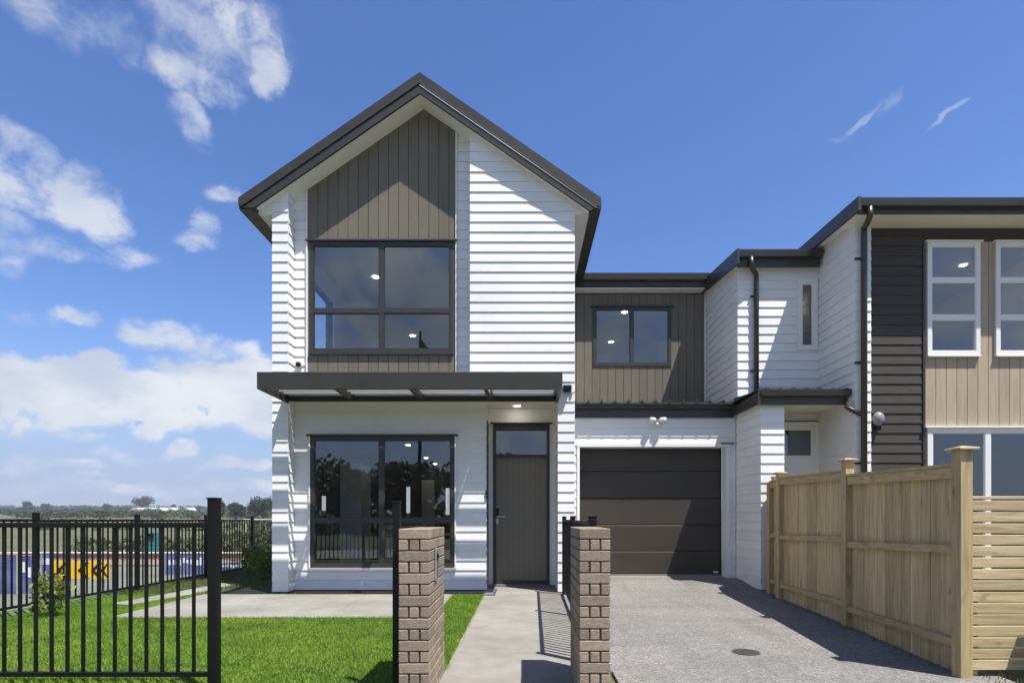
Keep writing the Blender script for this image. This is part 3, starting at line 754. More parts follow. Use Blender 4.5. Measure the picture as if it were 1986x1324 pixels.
# gable roof
ro = MB()
Y0R = 8.40
def roof_side(sg):
    xe = 1.146 if sg > 0 else -4.216
    zt = lambda x: ZR + .285 - SL*abs(x-XR)
    ro.prism([(XR, ZR+.02), (XR, ZR+.285), (xe, zt(xe)), (xe - sg*.02, zt(xe)-.05), (xe-sg*.17, roofz(xe-sg*.17)+.02)][::(1 if sg < 0 else -1)], Y0R+.035, 17.2)
roof_side(1); roof_side(-1)
rf = ro.build('roof', MT['roof'], H)
for sg in (1, -1):
    xe = 1.150 if sg > 0 else -4.220; xb = .985 if sg > 0 else -3.985
    U = lambda x, d: ZR + d - SL*abs(x-XR)
    MB().prism([(XR, U(XR, .135)), (XR, U(XR, .29)), (xe, U(xe, .29)), (xe-sg*.005, U(xe, .17)), (xe-sg*.05, U(xe-sg*.05, .135))][::(-sg)], Y0R-.012, Y0R+.036).build('barge_cap', MT['fascia'], rf)
    MB().prism([(XR, U(XR, .10)), (XR, U(XR, .134)), (xe-sg*.05, U(xe-sg*.05, .134)), (xe-sg*.08, U(xe-sg*.08, .10))][::(-sg)], Y0R+.012, Y0R+.036).build('barge_bead', MT['fascia'], rf)
    MB().prism([(XR, U(XR, -.01)), (XR, U(XR, .099)), (xe-sg*.08, U(xe-sg*.08, .099)), (xb, U(xb, -.01))][::(-sg)], Y0R, Y0R+.036).build('barge_board', MT['fascia'], rf)
    for dd in ((.137, .102) if sg > 0 else ()):  # right slope only: thin pale lines, the sun glint put in as colour
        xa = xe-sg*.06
        MB().tube([(XR, Y0R-.004, U(XR, dd)), (xa, Y0R-.004, U(xa, dd))], .0065, 10).build('glint_line', MT['glint'], rf, True)
    # raking soffit under the front overhang
    MB().prism([(XR, U(XR, -.004)), (XR, U(XR, .015)), (xb-sg*.01, U(xb-sg*.01, .015)), (xb-sg*.01, U(xb-sg*.01, -.004))][::(-sg)], Y0R+.037, YR+.02).build('raking_soffit', MT['soffit'], rf)
    # boxed eave, fascia and gutter running back
    xw = .773 if sg > 0 else -3.773
    MB().prism([(xw, 5.69), (xb, 5.69), (xb, U(xb, -.006)), (xw, U(xw, -.006))][::(-sg)], YM+.0, 17.1).build('eave_soffit', MT['soffit'], rf)
    xg = 1.165 if sg > 0 else -4.235
    MB().prism([(xb, 5.665), (xb, 5.86), (xb+sg*.03, 5.85), (xb+sg*.03, 5.665)][::(sg)], Y0R+.037, 17.1).build('eave_fascia', MT['fascia'], rf)
    MB().prism([(xb+sg*.031, 5.72), (xb+sg*.031, 5.80), (xb+sg*.05, 5.74), (xg-sg*.02, 5.74), (xg-sg*.006, 5.86), (xg, 5.86), (xg-sg*.008, 5.72)][::(sg)], Y0R+.037, 17.1).build('gutter', MT['fascia'], rf)
MB().box((XR-.02, Y0R+.02, ZR+.285), (XR+.02, Y0R+.12, ZR+.31)).build('ridge_cap', MT['fascia'], rf)

# ---- entrance canopy (fixed to the house; slatted)
CYF = 7.566; zc0, zc1 = 2.856, 3.083; cx0, cx1 = -3.556, .523
CN = thing('canopy', 'flat charcoal louvred canopy over the ground floor window and front door', 'canopy', (cx0, CYF, zc0))
CN.location = (0, 0, 0)
MB().box((cx0, CYF, zc0), (cx1, CYF+.05, zc1), .003).build('front_beam', MT['fascia'], CN)
for x in (cx0, cx1-.045): MB().box((x, CYF+.05, zc0), (x+.045, YM-.02, zc1), .003).build('side_beam', MT['fascia'], CN)
for x in (-2.60, -1.56, -.52): MB().box((x-.022, CYF+.051, zc0+.05), (x+.022, YM-.02, zc1-.07), .002).build('rafter', MT['fascia'], CN)
for x in (-2.535, -1.495, -.455): MB().box((x-.01, CYF+.051, zc0+.055), (x+.01, YM-.02, zc1-.09), .001).build('rafter', MT['fascia'], CN)
MB().box((cx0+.046, YM-.07, 2.875), (cx1-.046, YM-.022, 2.955)).build('back_beam', MT['fascia'], CN)
MT['louvre'] = material('louvre_metal', (.30, .29, .275), .45, .05, 4)
bays = [(cx0+.047, -2.623), (-2.524, -1.583), (-1.484, -.543), (-.444, cx1-.047)]
gaps = [(.462, .545), (.624, .706), (.787, .869), (.952, 1.034)]
edges = [.31] + [e for g in gaps for e in g] + [1.152]
for a, b in bays:
    for k in range(0, len(edges), 2):
        d0, d1 = edges[k], edges[k+1]
        MB().box((a, YR-d1, 2.968), (b, YR-d0, 2.984)).box((a, YR-d1, 2.95), (b, YR-d1+.012, 2.9675)).build('louvre', MT['louvre'], CN)
MB().box((-3.53, YM-.02, 2.986), (cx1, YR-.02 if False else YM-.021+.02, 3.0)).build('flashing', MT['fascia'], CN)
MB().box((-3.53, YM+.0, 2.955), (-.61, YR-.022, 2.985)).build('wall_soffit', MT['soffit'], CN)

# ================================================================== GARAGE WING
YG, YGD = 9.78, 10.03
GH = (.965, .0, 3.494, 2.359)
o_ = rect(.75, .10, 3.655, 2.90)
w = wall('garage_wall', FRONT(YG), o_, [GH], .15); weatherboards(w, FRONT(YG), o_, [(GH[0]-.045, .0, GH[2]+.06, GH[3]+.05)], base=.13)
MB().box((GH[0]-.04, YG-.03, .10), (GH[0]+.004, YG+.2, GH[3]-.004)).build('garage_jamb', MT['trim'], H)
MB().box((GH[2]-.004, YG-.03, .10), (GH[2]+.055, YG+.2, GH[3]-.004)).build('garage_jamb', MT['trim'], H)
MB().box((GH[0]-.04, YG-.034, GH[3]-.0035), (GH[2]+.055, YG+.2, GH[3]+.045)).build('garage_head', MT['trim'], H)
MB().box((3.40, YG-.06, GH[3]+.046), (3.62, YG-.005, GH[3]+.062)).build('head_flashing', MT['alu'], H)
gd = MB().box((GH[0]-.02, YGD+.03, .12), (GH[2]+.02, YGD+.06, 2.40)).build('garage_door', MT['taupe_back'], H)
seams = [.142, .545, 1.010, 1.480, 1.955, 2.42]
for a, b in zip(seams, seams[1:]):
    MB().box((GH[0]+.005, YGD, a+.002), (GH[2]-.005, YGD+.035, b-.002), .011).build('door_panel', MT['garage'], gd)
MB().box((GH[0]+.002, YGD-.02, .112), (GH[2]-.002, YGD+.03, .138)).build('bottom_seal', MT['greyplastic'], gd)
MB().box((GH[0]-.02, YG-.02, .085), (GH[2]+.05, YGD+.03, .110)).build('garage_sill', MT['concrete'], H)
MB().box((3.36, YGD-.008, .165), (3.44, YGD-.001, .195)).build('badge', MT['whiteplastic'], gd)
# garage roof, fascia, gutter
V = [(.76, 9.6, 3.09), (3.66, 9.6, 3.09), (3.66, 11.25, 3.24), (.76, 11.25, 3.24), (.76, 9.6, 3.06), (3.66, 9.6, 3.06), (3.66, 11.25, 3.0), (.76, 11.25, 3.0)]
gr = link('garage_roof', V, [[0,1,2,3],[7,6,5,4],[0,4,5,1],[1,5,6,2],[2,6,7,3],[3,7,4,0]], MT['roof'], H)
for k in range(13):
    x = .85 + k*.23
    link('roof_rib', [(x, 9.58, 3.092), (x+.04, 9.58, 3.092), (x+.04, 11.25, 3.242), (x, 11.25, 3.242), (x+.01, 9.58, 3.125), (x+.03, 9.58, 3.125), (x+.03, 11.25, 3.275), (x+.01, 11.25, 3.275)],
         [[0,1,5,4],[1,2,6,5],[2,3,7,6],[3,0,4,7],[4,5,6,7],[3,2,1,0]], MT['roof'], gr)
def gutter_run(parent, a, b, top_z, proj_dir, h=.10, w=.105, mat=None):
    """quad gutter between ground points a and b; proj_dir is the outward (x, y)"""
    a = Vector((a[0], a[1], 0)); b = Vector((b[0], b[1], 0)); p = Vector((proj_dir[0], proj_dir[1], 0))
    prof = [(0, -h), (w*.86, -h), (w, -h*.15), (w, 0), (w-.012, 0), (w-.014, -h*.2), (w*.78, -h+.012), (.006, -h+.012), (.006, 0), (0, 0)]
    V = [tuple(q + p*d + Vector((0, 0, top_z+z))) for q in (a, b) for d, z in prof]; n = len(prof)
    Fc = [[i, (i+1) % n, n+(i+1) % n, n+i] for i in range(n)]
    Fc += [[0, 9, 8, 7], [0, 7, 6, 1], [1, 6, 5, 2], [2, 5, 4, 3]]; Fc += [[n+q for q in f][::-1] for f in Fc[-4:]]
    return link('gutter', V, Fc, mat or MT['fascia'], parent)
gutter_run(gr, (.76, 9.725), (3.56, 9.725), 3.095, (0, -1), w=.085)
MB().box((.76, 9.726, 2.852), (3.62, 9.752, 3.055)).build('fascia', MT['fascia'], gr)
# upper wall over the garage
YU = 11.25
UW2 = (1.385, 4.135, 2.925, 5.30)
o_ = rect(.74, 3.2, 3.62, 5.56)
w = wall('upper_link_wall', FRONT(YU), o_, [UW2], .12, MT['taupe_back'])
vboards(w, FRONT(YU), o_, .74, .1556, MT['taupe'], [UW2], d=.016)
wf = window(H, *UW2, YU, [2.145], [], .055, proud=.035, name='link_window')
MB().box((UW2[0]-.05, YU-.075, UW2[3]), (UW2[2]+.05, YU-.018, UW2[3]+.022)).build('head_flashing', MT['alu'], wf)
rm = room('link_room', H, .9, YU+.14, 3.4, 3.45, 15.2, 5.5, MT['room'])
downlight(2.15, 12.05, 5.5, rm, .07); downlight(2.18, 14.1, 5.5, rm, .075)
V = [(.76, 10.90, 5.79), (3.68, 10.90, 5.79), (3.68, 16, 6.2), (.76, 16, 6.2), (.76, 10.90, 5.77), (3.68, 10.90, 5.77), (3.68, 16, 5.7), (.76, 16, 5.7)]
lr = link('link_roof', V, [[0,1,2,3],[7,6,5,4],[0,4,5,1],[1,5,6,2],[2,6,7,3],[3,7,4,0]], MT['roof'], H)
gutter_run(lr, (.90, 10.98), (3.58, 10.98), 5.83, (0, -1), h=.12)
MB().box((.80, 10.981, 5.62), (3.60, 11.01, 5.77)).build('fascia', MT['fascia'], lr)
MB().box((.78, 11.011, 5.585), (3.60, YU+.02, 5.60)).build('eave_soffit', MT['soffit'], lr)

# twin floodlight, sensor, camera
t = thing('floodlight', 'white twin spotlight with sensor above the garage door', 'floodlight', (2.29, YG-.02, 2.79))
MB().tube([(0, 0, 0), (0, -.05, 0)], .035, 14).build('base', MT['whiteplastic'], t)
for s in (-1, 1): MB().tube([(s*.02, -.05, .01), (s*.05, -.075, .025), (s*.115, -.13, -.0)], [.012, .03, .052], 14).build('lamp_head', MT['whiteplastic'], t, True)
MB().ball((0, -.07, -.055), .028, 12, 8).build('sensor', MT['whiteplastic'], t, True)
t = thing('security_camera', 'small dark lens camera on white base above the canopy by the left corner', 'camera', (-3.455, YR-.02, 3.49))
MB().tube([(0, 0, .0), (0, -.03, .0)], .05, 14).build('base', MT['whiteplastic'], t); MB().ball((0, -.05, .0), .042, 14, 10).build('lens', MT['black'], t, True)
t = thing('wall_sensor', 'black shaded wall light with white bracket at the right end of the canopy', 'wall light', (.665, YM-.02, 3.09))
MB().box((-.075, -.11, -.03), (.045, 0, .015), .004).box((-.065, -.09, -.075), (.03, 0, -.031), .004).build('shade', MT['black'], t)
MB().box((.05, -.035, -.09), (.085, 0, .04), .006).build('bracket', MT['whiteplastic'], t)

# ================================================================== NEIGHBOURING TOWNHOUSE
N = thing('townhouse', 'neighbouring townhouse with low roofs, charcoal boards, tan timber panel and white windows', 'house', (5, 8.7, 0))
N.location = (0, 0, 0)
def nwall(*a, **k): k['parent'] = N; return wall(*a, **k)
# corner block beside the garage
w = nwall('porch_pier', FRONT(8.75), rect(3.68, Z0, 4.0, 2.90)); weatherboards(w, FRONT(8.75), rect(3.658, Z0, 4.02, 2.90))
o_ = [(8.75, Z0), (9.93, Z0), (9.93, 2.90), (8.75, 2.90)]
w = nwall('pier_side', FACE_L(3.678), o_, thick=.1); weatherboards(w, FACE_L(3.678), o_)
o_ = [(8.75, Z0), (9.6, Z0), (9.6, 2.90), (8.75, 2.90)]
w = nwall('pier_return', FACE_R(4.0), o_, thick=.1); weatherboards(w, FACE_R(4.0), o_)
YB = 9.58
o_ = rect(4.01, Z0, 5.06, 2.90)
w = nwall('porch_wall', FRONT(YB), o_, [(4.30, .0, 4.93, 2.70)], .12, MT['trim']); weatherboards(w, FRONT(YB), o_, [(4.24, .0, 4.99, 2.75)])
dr = MB().box((4.31, YB, .1), (4.92, YB+.05, 2.69)).build('side_door', MT['trim'], N)
MB().box((4.42, YB-.008, 2.19), (4.85, YB-.001, 2.61)).build('pane', MT['glass_d'], dr)
m = MB(); m.box((4.25, YB-.035, .1), (4.31, YB-.001, 2.75)).box((4.92, YB-.035, .1), (4.98, YB-.001, 2.75)).box((4.31, YB-.035, 2.69), (4.92, YB-.001, 2.75)); m.build('door_frame', MT['trim'], dr)
MB().box((4.23, YB-.05, 2.752), (5.0, YB-.001, 2.765)).build('head_flashing', MT['alu'], dr)
MB().box((4.36, YB-.03, 1.9), (4.40, YB-.001, 1.15)).build('door_handle', MT['steel'], dr)
MB().box((3.70, 8.70, 2.905), (5.05, YB+.1, 2.935)).build('porch_soffit', MT['soffit'], N)
# porch roof
V = [(3.56, 8.62, 3.07), (5.0, 8.62, 3.07), (5.0, 9.58, 3.15), (3.56, 9.58, 3.15), (3.56, 8.62, 3.05), (5.0, 8.62, 3.05), (5.0, 9.58, 3.0), (3.56, 9.58, 3.0)]
pr = link('porch_roof', V, [[0,1,2,3],[7,6,5,4],[0,4,5,1],[1,5,6,2],[2,6,7,3],[3,7,4,0]], MT['roof'], N)
for k in range(7):
    x = 3.68 + k*.2
    link('roof_rib', [(x, 8.58, 3.072), (x+.05, 8.58, 3.072), (x+.05, 9.55, 3.152), (x, 9.55, 3.152), (x+.012, 8.58, 3.105), (x+.038, 8.58, 3.105), (x+.038, 9.55, 3.185), (x+.012, 9.55, 3.185)],
         [[0,1,5,4],[1,2,6,5],[2,3,7,6],[3,0,4,7],[4,5,6,7],[3,2,1,0]], MT['roof'], pr)
gutter_run(pr, (3.60, 8.665), (4.965, 8.665), 3.085, (0, -1), w=.095)
MB().box((3.60, 8.666, 2.862), (4.93, 8.689, 3.05)).build('fascia', MT['fascia'], pr)
MB().box((3.56, 8.60, 2.864), (3.599, 9.664, 3.09)).build('side_fascia', MT['fascia'], pr)
MB().box((3.601, 8.69, 2.895), (3.66, 9.66, 2.91)).build('eave_soffit', MT['soffit'], pr)
# middle block, upper
YK = 9.565
SW = (4.64, 3.985, 4.915, 5.12)
o_ = rect(3.609, 3.1, 5.06, 5.37)
w = nwall('middle_wall', FRONT(YK), rect(3.63, 3.1, 5.06, 5.37), [SW], .12); weatherboards(w, FRONT(YK), o_, [(SW[0]-.03, SW[1]-.03, SW[2]+.03, SW[3]+.03)])
wf = window(N, SW[0]-.03, SW[1]-.03, SW[2]+.03, SW[3]+.03, YK, [], [], .075, MT['trim'], MT['glass'], proud=.035, name='slot_window')
rk = lambda y: 5.37 + (y-9.565)*.125
o_ = [(YK, 3.1), (YU+.1, 3.1), (YU+.1, rk(YU+.1)), (YK, rk(YK))]
w = nwall('middle_side_wall', FACE_L(3.629), o_, thick=.1); weatherboards(w, FACE_L(3.629), o_)
MB().box((3.585, YU-.03, 3.25), (3.608, YU-.001, 5.56)).build('corner_trim', MT['trim'], N)
# middle roof
V = [(3.54, 9.36, 5.55), (4.96, 9.36, 5.55), (4.96, 15, 6.25), (3.54, 15, 6.25), (3.54, 9.36, 5.53), (4.96, 9.36, 5.53), (5.0, 15, 5.9), (3.55, 15, 5.9)]
mr_ = link('middle_roof', V, [[0,1,2,3],[7,6,5,4],[0,4,5,1],[1,5,6,2],[2,6,7,3],[3,7,4,0]], MT['roof'], N)
gutter_run(mr_, (3.56, 9.425), (4.93, 9.425), 5.555, (0, -1), h=.11, w=.09)
MB().box((3.56, 9.426, 5.30), (4.93, 9.455, 5.529)).build('fascia', MT['fascia'], mr_)
MB().box((3.575, 9.456, 5.345), (4.96, YK+.02, 5.36)).build('eave_soffit', MT['soffit'], mr_)
V = []
for y in (9.33, 12.6):
    d = (y-9.33)*.125
    for x in (3.522, 3.555): V += [(x, y, 5.31+d), (x, y, 5.565+d)]
link('rake_fascia', V, [[0,2,3,1],[4,5,7,6],[0,1,5,4],[2,6,7,3],[1,3,7,5],[0,4,6,2]], MT['fascia'], mr_)
V = []
for y in (9.46, 12.5):
    d = (y-9.33)*.125
    for x in (3.556, 3.612): V += [(x, y, 5.325+d), (x, y, 5.345+d)]
link('rake_soffit', V, [[0,2,3,1],[4,5,7,6],[0,1,5,4],[2,6,7,3],[1,3,7,5],[0,4,6,2]], MT['soffit'], mr_)
# fin wall between blocks and the charcoal front
YN, YNF = 8.66, 8.50
XN = 4.965
rn = lambda y: 5.60 + (y-YNF)*.045
o_ = [(YNF, Z0), (12.5, Z0), (12.5, rn(12.5)), (YNF, rn(YNF))]
w = nwall('fin_wall', FACE_L(XN+.02), o_, thick=.1); weatherboards(w, FACE_L(XN+.02), o_)
o_ = rect(XN, Z0, 5.205, 5.60)
w = nwall('fin_front', FRONT(YNF), rect(XN+.02, Z0, 5.185, 5.60), thick=.3); weatherboards(w, FRONT(YNF), o_)
o_ = [(YNF, Z0), (YN+.1, Z0), (YN+.1, 5.60), (YNF, 5.60)]
w = nwall('fin_return', FACE_R(5.186), o_, thick=.05); weatherboards(w, FACE_R(5.186), o_)
NX1 = 13.0
W1 = (6.145, 3.606, 6.944, 5.322); W2 = (7.185, 3.606, 7.985, 5.322); W3 = (6.145, .25, 7.985, 2.504)
o_ = rect(5.19, Z0, 6.10, 5.60)
w = nwall('charcoal_wall', FRONT(YN), rect(5.19, Z0, 8.2, 5.60), [(6.12, .0, 8.05, 5.345)], .12, MT['dark'])
weatherboards(w, FRONT(YN), rect(5.19, Z0, 6.085, 5.60), mat=MT['dark'])
weatherboards(w, FRONT(YN), rect(6.086, 5.345, 9.4, 5.60), mat=MT['dark'])
weatherboards(w, FRONT(YN), rect(8.06, Z0, 9.4, 5.344), mat=MT['dark'])
MB().box((6.086, YN-.03, Z0), (6.118, YN+.02, 5.344)).build('corner_trim', MT['alu'], N)
o_ = rect(6.12, .1, 8.05, 5.344)
w = nwall('timber_panel', FRONT(YN+.01), o_, [W1, W2, W3], .11, MT['taupe_back'])
vboards(w, FRONT(YN+.01), o_, 6.13, .1606, MT['tan'], [W1, W2, W3], d=.02, name='timber_board')
for q in (W1, W2):
    h_ = q[3]-q[1]
    wf = window(N, *q, YN, [], [q[1]+h_*.335, q[1]+h_*.665], .062, MT['trim'], MT['glass'], proud=.045, name='white_window')
    MB().box((q[0]-.035, YN-.07, q[3]), (q[2]+.03, YN-.012, q[3]+.022)).build('head_flashing', MT['trim'], wf)
    MB().box((q[0]-.005, YN-.065, q[1]-.022), (q[2]+.005, YN-.012, q[1]-.001)).build('sill', MT['trim'], wf)
wf = window(N, *W3, YN, [7.06], [], .075, MT['trim'], MT['glass'], proud=.045, name='ranch_slider')
MB().box((W3[0]-.05, YN-.075, W3[3]), (W3[2]+.03, YN-.012, W3[3]+.03)).build('head_flashing', MT['trim'], wf)
rm = room('bedroom', N, 5.4, YN+.14, 3.3, 8.5, 13, 5.5, MT['room'])
downlight(7.60, 9.80, 5.5, rm, .065)
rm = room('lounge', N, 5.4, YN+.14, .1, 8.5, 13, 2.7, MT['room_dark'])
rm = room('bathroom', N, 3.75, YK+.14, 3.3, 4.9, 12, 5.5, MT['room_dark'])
downlight(4.79, 9.90, 4.82, rm, .05)
# neighbour roof
V = []
for y in (8.13, 12.6):
    d = (y-8.13)*.045
    V += [(4.80, y, 5.71+d), (NX1, y, 5.71+d), (4.80, y, 5.63+d), (NX1, y, 5.63+d)]
nr = link('upper_roof', V, [[0,1,5,4],[2,6,7,3],[0,2,3,1],[4,5,7,6],[0,4,6,2],[1,3,7,5]], MT['roof'], N)
gutter_run(nr, (4.84, 8.195), (NX1, 8.195), 5.712, (0, -1), h=.105, w=.095)
MB().box((4.84, 8.196, 5.53), (NX1, 8.225, 5.629)).build('fascia', MT['fascia'], nr)
MB().box((4.84, 8.226, 5.55), (NX1, YN+.02, 5.565)).build('eave_soffit', MT['soffit'], nr)
V = []
for y in (8.10, 12.5):
    d = (y-8.10)*.045
    for x in (4.786, 4.83): V += [(x, y, 5.53+d), (x, y, 5.73+d)]
link('rake_fascia', V, [[0,2,3,1],[4,5,7,6],[0,1,5,4],[2,6,7,3],[1,3,7,5],[0,4,6,2]], MT['fascia'], nr)
V = []
for y in (8.23, 12.5):
    d = (y-8.23)*.045
    for x in (4.831, 4.975): V += [(x, y, 5.567+d), (x, y, 5.585+d)]
link('rake_soffit', V, [[0,2,3,1],[4,5,7,6],[0,1,5,4],[2,6,7,3],[1,3,7,5],[0,4,6,2]], MT['soffit'], nr)
nwall('far_wall', FRONT(YN), rect(9.4, Z0, NX1, 5.60), (), .12, MT['dark'])
# downpipes
def P(px, py, y): return ((px-CX)*y/F, y, EYE + (CY-py)*y/F)
dp = MB().tube([P(1457, 499, 9.38), P(1457, 515, 9.38), P(1461, 523, 9.43), P(1467, 533, 9.50), (P(1467, 545, 9.50)[0], 9.50, P(1467, 545, 9.5)[2]), (P(1467, 545, 9.50)[0], 9.50, 3.12)], .040, 12).build('downpipe', MT['fascia'], N, True)
for z in (4.85, 3.6): MB().box((P(1467, 545, 9.5)[0]-.09, 9.505, z-.012), (P(1467, 545, 9.5)[0]-.02, 9.54, z+.012)).build('pipe_bracket', MT['black'], dp)
xd = P(1676, 500, 8.43)[0]
dp = MB().tube([P(1687, 402, 8.15), P(1687, 420, 8.15), P(1684, 428, 8.2), P(1678, 440, 8.36), (xd, 8.43, 5.46), (xd, 8.43, 5.3), (xd, 8.43, .05)], .042, 12).build('downpipe', MT['fascia'], N, True)
for z in (5.0, 3.45, 1.95): MB().box((xd-.12, 8.45, z-.012), (xd-.02, 8.48, z+.012)).build('pipe_bracket', MT['black'], dp)
MB().tube([P(1640, 775, 8.6), P(1641, 788, 8.56), P(1650, 794, 8.52), (xd, 8.43, 2.66)], .035, 12).build('branch_pipe', MT['fascia'], N, True)
t = thing('wall_light', 'round white bulkhead sensor light on the charcoal boards beside the downpipe', 'wall light', (5.36, YN-.02, 2.63))
MB().ball((0, -.08, 0), .10, 16, 10, (.85, .7, 1.05)).build('globe', MT['greyplastic'], t, True)
MB().tube([(0, 0, 0), (0, -.05, 0)], .05, 12).build('base', MT['whiteplastic'], t)
MB().box((-.03, -.08, -.17), (.05, -.0, -.10), .01).build('sensor', MT['black'], t)

# ================================================================== BRICK PILLARS
CH = .0697
def box_mesh(name, sx, sy, sz, mat, bev=.004):
    m = MB().box((0, 0, 0), (sx, sy, sz), bev); me = bpy.data.meshes.new(name)
    me.from_pydata(m.v, [], m.f); me.update(); me.materials.append(mat); return me
def pillar(x0, y0, w, d, top_z, label):
    t = thing('brick_pillar', label, 'brick pillar', (x0, y0, 0), 'brick pillars at the street front')
    rows = int(top_z / CH) + 1; g = .007
    MB().box((.007, .007, 0), (w-.007, d-.007, top_z-.012)).build('mortar_core', MT['mortar'], t)
    na = 10; da = d/na; nb = 3; db = d/nb; wb = w/3
    A = box_mesh('brick', w, da-g*.35, CH-g, MT['brick']); B = box_mesh('brick', wb-g, db-g, CH-g, MT['brick']); 
    for r in range(rows):
        z = top_z - (r+1)*CH + g
        if z < -.05: break
        if r % 2 == 0:
            for k in range(na): share('brick', A, (random.uniform(-.0012, .0012), k*da, z), t)
        else:
            for k in range(nb):
                for c in ((0, 1, 2) if k == 0 else (0, 2)):
                    share('brick', B, (c*wb + g*c/2 + random.uniform(-.001, .001), k*db + random.uniform(-.001, .001)*(k == 0), z), t)
    return t
pl = pillar(-.776, 3.526, .192, .672, 1.076, 'brick pillar left of the path with a small grey intercom plate on its side')
pillar(.349, 3.526, .192, .672, 1.078, 'plain brick pillar between the path and the driveway')
pillar(3.80, 3.15, .192, .672, 1.07, 'brick pillar added out of view at the right to shade the slatted timber fence')  # unseen pillar, added to throw the shadow on the lower slats
t = thing('intercom', 'narrow grey intercom plate fixed on the inner side of the left brick pillar', 'intercom', (-.583, 3.76, .73))
MB().box((0, -.038, 0), (.012, .038, .215), .003).build('plate', MT['greyplastic'], t)
MB().box((.0125, -.028, .14), (.02, .028, .175)).build('camera_slot', MT['black'], t)
MB().box((.0125, -.018, .185), (.018, .018, .205)).build('speaker', MT['steel'], t)
for k in range(4):
    MB().box((.0125, -.02, .02+k*.026), (.016, .02, .036+k*.026)).build('button', MT['steel'], t)

# ================================================================== METAL FENCES
def metal_fence(pts, posts, label, top=1.113, bot=.12, post_top=1.263, spacing=.1, rail=.031, pw=.06, picket=.018, zoff=lambda s: 0.0, loc=None):
    t = thing('metal_fence', label, 'fence', (pts[0][0], pts[0][1], 0), 'black metal picket fences')
    a = Vector((0, 0, 0)); b = Vector((pts[1][0]-pts[0][0], pts[1][1]-pts[0][1], 0)); L = b.length; u = b/L
    ang = math.atan2(u.y, u.x)
    pm = box_mesh('post', pw, pw, post_top+.15, MT['black'], .003)
    km = box_mesh('picket', picket, picket, top-bot-rail, MT['black'], .002)
    cap = box_mesh('cap', pw+.008, pw+.008, .012, MT['black'], .003)
    off = Vector((-u.y, u.x, 0))
    for s in posts:
        c = u*s - u*(pw/2) - off*(pw/2); z = zoff(s)
        p = share('post', pm, (c.x, c.y, -.15+z), t, (0, 0, ang)); share('cap', cap, (-.004, -.004, post_top+.15), p)
    ps = sorted(posts)
    for s0, s1 in zip(ps, ps[1:]):
        m = s1 - s0 - pw
        for z in (top-rail, bot):
            r = box_mesh('rail', m, rail, rail, MT['black'], .003)
            c = u*(s0+pw/2) - off*(rail/2)
            dz = zoff((s0+s1)/2)
            share('rail', r, (c.x, c.y, z+dz), t, (0, 0, ang))
        n_ = max(1, round(m/spacing)); st = m/n_
        for k in range(1, n_):
            s = s0 + pw/2 + k*st; c = u*(s-picket/2) - off*(picket/2)
            share('picket', km, (c.x, c.y, bot+rail+zoff(s)-.001), t, (0, 0, ang))
    return t
# front fence: from the big post near the gate opening leftwards
t = metal_fence([(-5.9, 3.67), (-2.0, 3.67)], [.0, 2.00, 3.90], 'black picket fence across the front lawn, nearest the camera', pw=.060)
# side fence along the left boundary
metal_fence([(-5.93, 3.75), (-5.93, 14.3)], [.12, 1.3, 3.15, 4.96, 6.85, 8.65, 10.4], 'black picket fence along the left side boundary running away from the street', top=1.14, post_top=1.21, bot=.10, pw=.055, zoff=lambda s: -.006*s)
# fence between path and driveway
metal_fence([(.535, 4.35), (.60, 8.34)], [.05, 2.2, 3.97], 'black picket fence between the path and the driveway', top=1.115, post_top=1.15, bot=.10, spacing=.1, picket=.022)
t = thing('gate_post', 'slim black post standing against the left brick pillar', 'post', (-.815, 3.66, 0))
MB().box((-.024, -.024, -.1), (.022, .024, 1.24), .002).build('post', MT['black'], t); MB().box((-.028, -.028, 1.2401), (.026, .028, 1.25), .002).build('cap', MT['black'], t)
for z in (.25, .95): MB().box((.0225, -.012, z-.02), (.04, .012, z+.02)).build('hinge', MT['black'], t)

# ================================================================== TIMBER FENCE
T = thing('timber_fence', 'tall pine paling fence along the right of the driveway with capped posts', 'fence', (3.14, 4.04, 0))
pts = [((3.14, 4.06), 1.655, 1.545, 1.60), ((3.395, 5.94), 1.765, 1.655, 1.71), ((3.60, 7.95), 1.785, 1.69, 1.69), ((3.70, 8.48), 1.70, 1.76, 1.76), ((4.05, 8.71), 1.76, None, None)]
for i, ((x, y), pt, _, _) in enumerate(pts):
    lx, ly = x-3.14, y-4.04
    p = MB().box((-.045, -.045, -.1), (.045, .045, pt-.03), .004).build('post', MT['pine_v'], T); p.location = (lx, ly, 0)
    if i < 3:
        q = MB(); q.box((-.073, -.073, 0), (.073, .073, .018), .004)
        i0 = len(q.v); q.v += [(-.066, -.066, .018), (.066, -.066, .018), (.066, .066, .018), (-.066, .066, .018), (0, 0, .034)]; q.f += [[i0, i0+1, i0+4], [i0+1, i0+2, i0+4], [i0+2, i0+3, i0+4], [i0+3, i0, i0+4]]
        c = q.build('cap', MT['slat'], p); c.location = (0, 0, pt-.0295)
